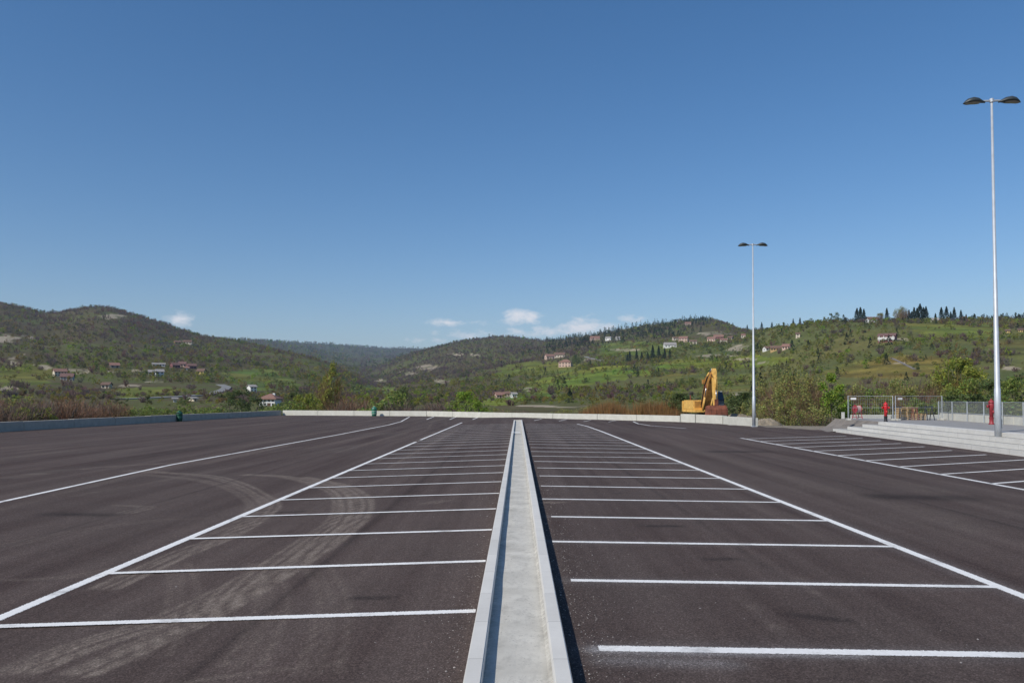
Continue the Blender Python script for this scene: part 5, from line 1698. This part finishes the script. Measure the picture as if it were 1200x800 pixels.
def hill_mass():
    specs = []
    for (r0, r1, area, scale, ntri) in ((225, 420, 22, 0.66, 170), (420, 850, 30, 0.82, 110), (850, 1650, 50, 0.95, 64), (1650, 2600, 130, 1.35, 40), (2600, 6800, 1300, 2.9, 30)):
        half = R(43)
        n = int((r1 ** 2 - r0 ** 2) * half / area)
        r_ = np.sqrt(rng.uniform(r0 ** 2, r1 ** 2, n)); a = rng.uniform(-half, half, n)
        specs.append((r_, a, np.full(n, scale), np.full(n, ntri)))
    r_, a, sc, nt = [np.concatenate(k) for k in zip(*specs)]
    x, y = np.sin(a) * r_, np.cos(a) * r_
    z = terrain_z(x, y)
    # keep what the slopes show, with a margin
    ET = (TZ - H) / RR
    mx = np.maximum.accumulate(ET, axis=1)
    ia = np.clip(np.searchsorted(az, a), 0, len(az) - 1); ir = np.clip(np.searchsorted(rr, r_), 0, len(rr) - 1)
    vis = (z + 16 - H) / r_ > mx[ia, np.maximum(ir - 1, 0)]
    u, v = project(x, y, z)
    m1 = fbm(x / 60, y / 60, 71, 4); m2 = fbm(x / 22, y / 22, 83, 3); m3 = fbm(x / 130, y / 130, 91, 3)
    fld = FIELD[ia, ir]; rock = ROCK[ia, ir]
    dens = np.clip(0.35 + (m1 - 0.42) * 4.0, 0.10, 1.0)
    right = (u > 640) & (v > 395) & (r_ < 1200)
    dens = np.where(right, np.clip(0.58 + (m1 - 0.46) * 5, 0.20, 1.0), dens)
    dens = np.where((u > 880) & (r_ < 1000), np.clip(0.92 + (m1 - 0.46) * 5, 0.40, 1.0), dens)
    upper = ((u < 400) & (v < 430)) | ((u > 400) & (u < 690) & (r_ > 1000)) | (r_ > 1400)
    dens = np.where(upper, np.clip(0.75 + (m1 - 0.5) * 2.0, 0.35, 1.0), dens)
    dens = np.where(fld, 0.05 + 0.75 * (m2 > 0.60), dens)
    dens = np.where(rock, 0.10, dens)
    dens = np.where((r_ < 420) & (u > 560) & ~fld, dens * 0.6, dens)
    ok = vis & (rng.random(len(r_)) < dens) & (u > -230) & (u < 1430)
    for ha, hr, hw in HOUSES:
        ok &= ~((np.abs(a - ha) < hw) & (r_ > hr - 16) & (r_ < hr + 14))
    for ra, rr_ in ROAD_AZ:
        ok &= ~((np.abs(a - ra) < 0.018) & (r_ > rr_ - 40) & (r_ < rr_ + 7))
    x, y, z, u, v, r_, sc, nt, m1, m2, m3 = [k[ok] for k in (x, y, z, u, v, r_, sc, nt, m1, m2, m3)]
    n = len(x)
    # what grows where
    q = rng.random(n) + (m3 - 0.5) * 0.9 + (m2 - 0.5) * 0.5
    kind = np.full(n, 1)                              # 0 bare 1 olive 2 green 3 dark 4 conifer
    lw = (u < 420)
    pb = np.where(lw, np.where(v < 400, 0.66, np.where(v < 430, 0.40, 0.22)), np.where((u < 690) & (r_ > 900), 0.74, np.where(r_ > 1300, 0.50, 0.22)))
    pd = np.where(lw, 0.08, np.where((u < 690) & (r_ > 900), 0.06, 0.09))
    pg = np.where(lw, np.where(v < 400, 0.08, 0.26), np.where((u < 690) & (r_ > 900), 0.08, 0.34))
    kind = np.where(q < pb, 0, np.where(q > 1 - pd, 3, np.where(q > 1 - pd - pg, 2, 1)))
    sky = ((u > 640) & (u < 830) & (r_ > 1250)) | ((u > 1125) & (r_ > 1000))
    kind = np.where(sky & (rng.random(n) < 0.45), 4, kind)
    kind = np.where((rng.random(n) < 0.02) & (u > 560), 4, kind)
    hgt = sc * (2.2 + 4.8 * rng.random(n) ** 1.5) * np.where(kind == 4, 1.55, 1.0) * np.where(kind == 0, 1.1, 1.0)
    hgt *= np.where((kind == 1) & (rng.random(n) < 0.5), 0.6, 1.0)
    hgt *= np.where((r_ < 420), 0.72, 1.0)
    cols_ = {0: (0.205, 0.152, 0.122), 1: (0.265, 0.222, 0.076), 2: (0.265, 0.290, 0.052), 3: (0.150, 0.170, 0.055), 4: (0.045, 0.062, 0.030)}
    names = {0: 'bare', 1: 'olive', 2: 'green', 3: 'dark', 4: 'dark_conifer'}
    labels = {0: 'leafless purplish brown woodland covering the hills', 1: 'olive scrub and budding trees across the slopes', 2: 'fresh green trees and hedges across the slopes',
              3: 'dark green thickets scattered over the hills', 4: 'dark conifers along the far ridges'}
    obj_names = {0: 'bare_woodland', 1: 'olive_scrub_woods', 2: 'green_woods', 3: 'dark_thicket_woods', 4: 'conifer_forest'}
    for kd in range(5):
        Ts, Cs = [], []
        for ntri in np.unique(nt):
            protos = [mass_proto(names[kd], int(ntri)) for _ in range(6)]
            idx = np.where((kind == kd) & (nt == ntri))[0]
            pi = rng.integers(0, 6, len(idx))
            for p_ in range(6):
                ii = idx[pi == p_]
                if not len(ii): continue
                T = protos[p_]
                ang = rng.uniform(0, 6.283, len(ii)); ca, sa = np.cos(ang), np.sin(ang)
                wd = rng.uniform(0.8, 1.25, len(ii)) * hgt[ii] * (1.0 if kd != 3 else 1.15)
                tx = T[None, :, :, 0]; ty = T[None, :, :, 1]; tz = T[None, :, :, 2]
                X = x[ii][:, None, None] + (tx * ca[:, None, None] - ty * sa[:, None, None]) * wd[:, None, None]
                Y = y[ii][:, None, None] + (tx * sa[:, None, None] + ty * ca[:, None, None]) * wd[:, None, None]
                Z = z[ii][:, None, None] - 0.3 + tz * hgt[ii][:, None, None]
                Ts.append(np.stack([X, Y, Z], -1).reshape(-1, 3, 3).astype(np.float32))
                tree_c = rng.uniform(0.82, 1.18, (len(ii), 1)) * (1 + rng.normal(0, 0.09, (len(ii), 3)))
                c = np.array(cols_[kd]) * tree_c[:, None, :] * rng.uniform(0.75, 1.25, (len(ii), len(T), 1))
                Cs.append(np.clip(c, 0.004, 0.5).reshape(-1, 3).astype(np.float32))
        T = np.concatenate(Ts); C = np.concatenate(Cs)
        me = tri_mesh(obj_names[kd], T, C, M['wood_mass'])
        o = bpy.data.objects.new(obj_names[kd], me); col.objects.link(o)
        tag(o, labels[kd], 'woodland', None, 'stuff')
        print('MASS', obj_names[kd], len(T))
    print('MASS trees', n)


hill_mass()

# rough grass right behind the far wall and on the verge
n = 26000
uu = rng.uniform(-40, 1240, n); dd = rng.uniform(58, 150, n) 
az_g = np.array([ray_at(k_, 440)[0] for k_ in np.linspace(-40, 1240, 200)])
ag = np.interp(uu, np.linspace(-40, 1240, 200), az_g)
xg, yg = np.tan(ag) * dd, dd
ok = ~in_poly(xg, yg, LOT_POLY) & ~((xg > 17) & (xg < 34) & (yg < 60)) & (fbm(xg / 5, yg / 5, 61, 2) > 0.42)
wl = np.interp(yg, [WALL_L[0][1], WALL_L[1][1]], [WALL_L[0][0], WALL_L[1][0]])
ok &= ~((xg < wl + 0.1) & (xg > wl - 0.6))
xg, yg = xg[ok], yg[ok]; n = len(xg)
p0 = np.stack([xg, yg, terrain_z(xg, yg) - 0.05], 1)
p1 = p0 + np.stack([rng.normal(0, 0.12, n), rng.normal(0, 0.12, n), rng.uniform(0.25, 0.75, n)], 1)
sd = rand_dirs(n) * np.array([1, 1, 0]) * 0.06
T = np.stack([p0 - sd, p0 + sd, p1], 1)
gcol = np.where(rng.random((n, 1)) < 0.5, np.array([[0.10, 0.125, 0.035]]), np.array([[0.17, 0.135, 0.07]])) * rng.uniform(0.7, 1.3, (n, 1))
o = bpy.data.objects.new('rough_grass', tri_mesh('rough_grass', T, gcol, M['wood_mass'])); col.objects.link(o)
tag(o, 'rough dry and green grass behind the low walls', 'grass', None, 'stuff')

# ------------------------------------------------------------------ air
HAZE = 7.5e-5
mb = MB(); mb.box((0, 0, 280), (18000, 18000, 620))
hz = mb.build('haze', M['white'])
m = bpy.data.materials.new('haze_air'); m.use_nodes = True
nt = m.node_tree
for nn_ in list(nt.nodes):
    if nn_.type != 'OUTPUT_MATERIAL': nt.nodes.remove(nn_)
pv = nt.nodes.new('ShaderNodeVolumePrincipled')
pv.inputs['Color'].default_value = (0.50, 0.72, 1.0, 1)
pv.inputs['Density'].default_value = HAZE
pv.inputs['Anisotropy'].default_value = 0.1
nt.links.new(pv.outputs[0], [k_ for k_ in nt.nodes if k_.type == 'OUTPUT_MATERIAL'][0].inputs['Volume'])
hz.data.materials.clear(); hz.data.materials.append(m)
tag(hz, 'thin bluish air over the valley', None, None, 'stuff')

# ------------------------------------------------------------------ sky and sun
SUN_DIR = Vector((-0.74, -0.67, 0)).normalized()
EL = R(40)
sun_vec = Vector((SUN_DIR.x * math.cos(EL), SUN_DIR.y * math.cos(EL), math.sin(EL)))
sl = bpy.data.lights.new('sun', 'SUN'); sl.energy = 3.9; sl.angle = R(0.5); sl.color = (1.0, 0.945, 0.855)
so = bpy.data.objects.new('sun', sl); col.objects.link(so)
so.rotation_euler = sun_vec.to_track_quat('Z', 'Y').to_euler()
so.location = (-40, -40, 60)

wd_ = bpy.data.worlds.new('World'); scene.world = wd_; wd_.use_nodes = True
nt = wd_.node_tree
bg = nt.nodes['Background']; bg.inputs['Strength'].default_value = 0.112
sky = nt.nodes.new('ShaderNodeTexSky'); sky.sky_type = 'NISHITA'; sky.sun_disc = False
sky.sun_elevation = EL
sky.sun_rotation = math.atan2(SUN_DIR.x, SUN_DIR.y)
sky.altitude = 300; sky.air_density = 1.0; sky.dust_density = 0.5; sky.ozone_density = 2.2
# a few small clouds low over the valley
tc = nt.nodes.new('ShaderNodeTexCoord').outputs['Generated']
sep = nt.nodes.new('ShaderNodeSeparateXYZ'); nt.links.new(tc, sep.inputs[0])
azn = math_node(nt, 'ARCTAN2', sep.outputs[0], sep.outputs[1])
hor = math_node(nt, 'SQRT', math_node(nt, 'ADD', math_node(nt, 'MULTIPLY', sep.outputs[0], sep.outputs[0]), math_node(nt, 'MULTIPLY', sep.outputs[1], sep.outputs[1])))
eln = math_node(nt, 'ARCTAN2', sep.outputs[2], hor)
cn = nd(nt, 'ShaderNodeTexNoise'); cn.inputs['Scale'].default_value = 42; cn.inputs['Detail'].default_value = 7; cn.inputs['Roughness'].default_value = 0.66
mp = nd(nt, 'ShaderNodeMapping'); mp.inputs['Scale'].default_value = (1, 1, 1.9); nt.links.new(tc, mp.inputs['Vector']); nt.links.new(mp.outputs[0], cn.inputs['Vector'])
CLOUDS = [(611, 372, 34, 12, 1.0), (688, 382, 62, 15, 0.85), (207, 373, 20, 11, 0.9), (525, 378, 50, 7, 0.56), (545, 392, 64, 8, 0.62), (735, 374, 42, 8, 0.58), (640, 388, 70, 9, 0.68), (505, 398, 66, 6, 0.5)]
tot = None
for u, v, a_, b_, st in CLOUDS:
    ca, ct = ray_at(u, v); ce = math.atan(ct)
    dx = math_node(nt, 'DIVIDE', math_node(nt, 'SUBTRACT', azn, ca), a_ / F)
    dy = math_node(nt, 'DIVIDE', math_node(nt, 'SUBTRACT', eln, ce), b_ / F)
    d2 = math_node(nt, 'SQRT', math_node(nt, 'ADD', math_node(nt, 'MULTIPLY', dx, dx), math_node(nt, 'MULTIPLY', dy, dy)))
    s_ = math_node(nt, 'MULTIPLY', math_node(nt, 'SUBTRACT', 1.15, d2), st)
    tot = s_ if tot is None else math_node(nt, 'MAXIMUM', tot, s_)
f = math_node(nt, 'ADD', tot, math_node(nt, 'MULTIPLY', math_node(nt, 'SUBTRACT', cn.outputs[0], 0.55), 2.3))
f = math_node(nt, 'MULTIPLY', ramp(nt, f, [(0.18, 0.0), (0.85, 1.0)]), ramp(nt, tot, [(0.0, 0.0), (0.25, 1.0)]))
hsv = nt.nodes.new('ShaderNodeHueSaturation'); hsv.inputs['Saturation'].default_value = 1.29; nt.links.new(sky.outputs[0], hsv.inputs['Color'])
skc = mixc(nt, 1.0, hsv.outputs[0], (1.06, 0.975, 0.99), 'MULTIPLY')
cc = mixc(nt, math_node(nt, 'MULTIPLY', f, 0.95), skc, (8.3, 8.3, 8.5))
nt.links.new(cc, bg.inputs['Color'])

scene.view_settings.view_transform = 'Standard'
scene.view_settings.look = 'None'
scene.view_settings.exposure = 0.0
scene.view_settings.gamma = 1.0
scene.render.engine = 'CYCLES'
scene.cycles.max_bounces = 5
scene.cycles.diffuse_bounces = 2
scene.cycles.glossy_bounces = 2
scene.cycles.transparent_max_bounces = 8
scene.cycles.volume_bounces = 0
scene.cycles.use_denoising = True
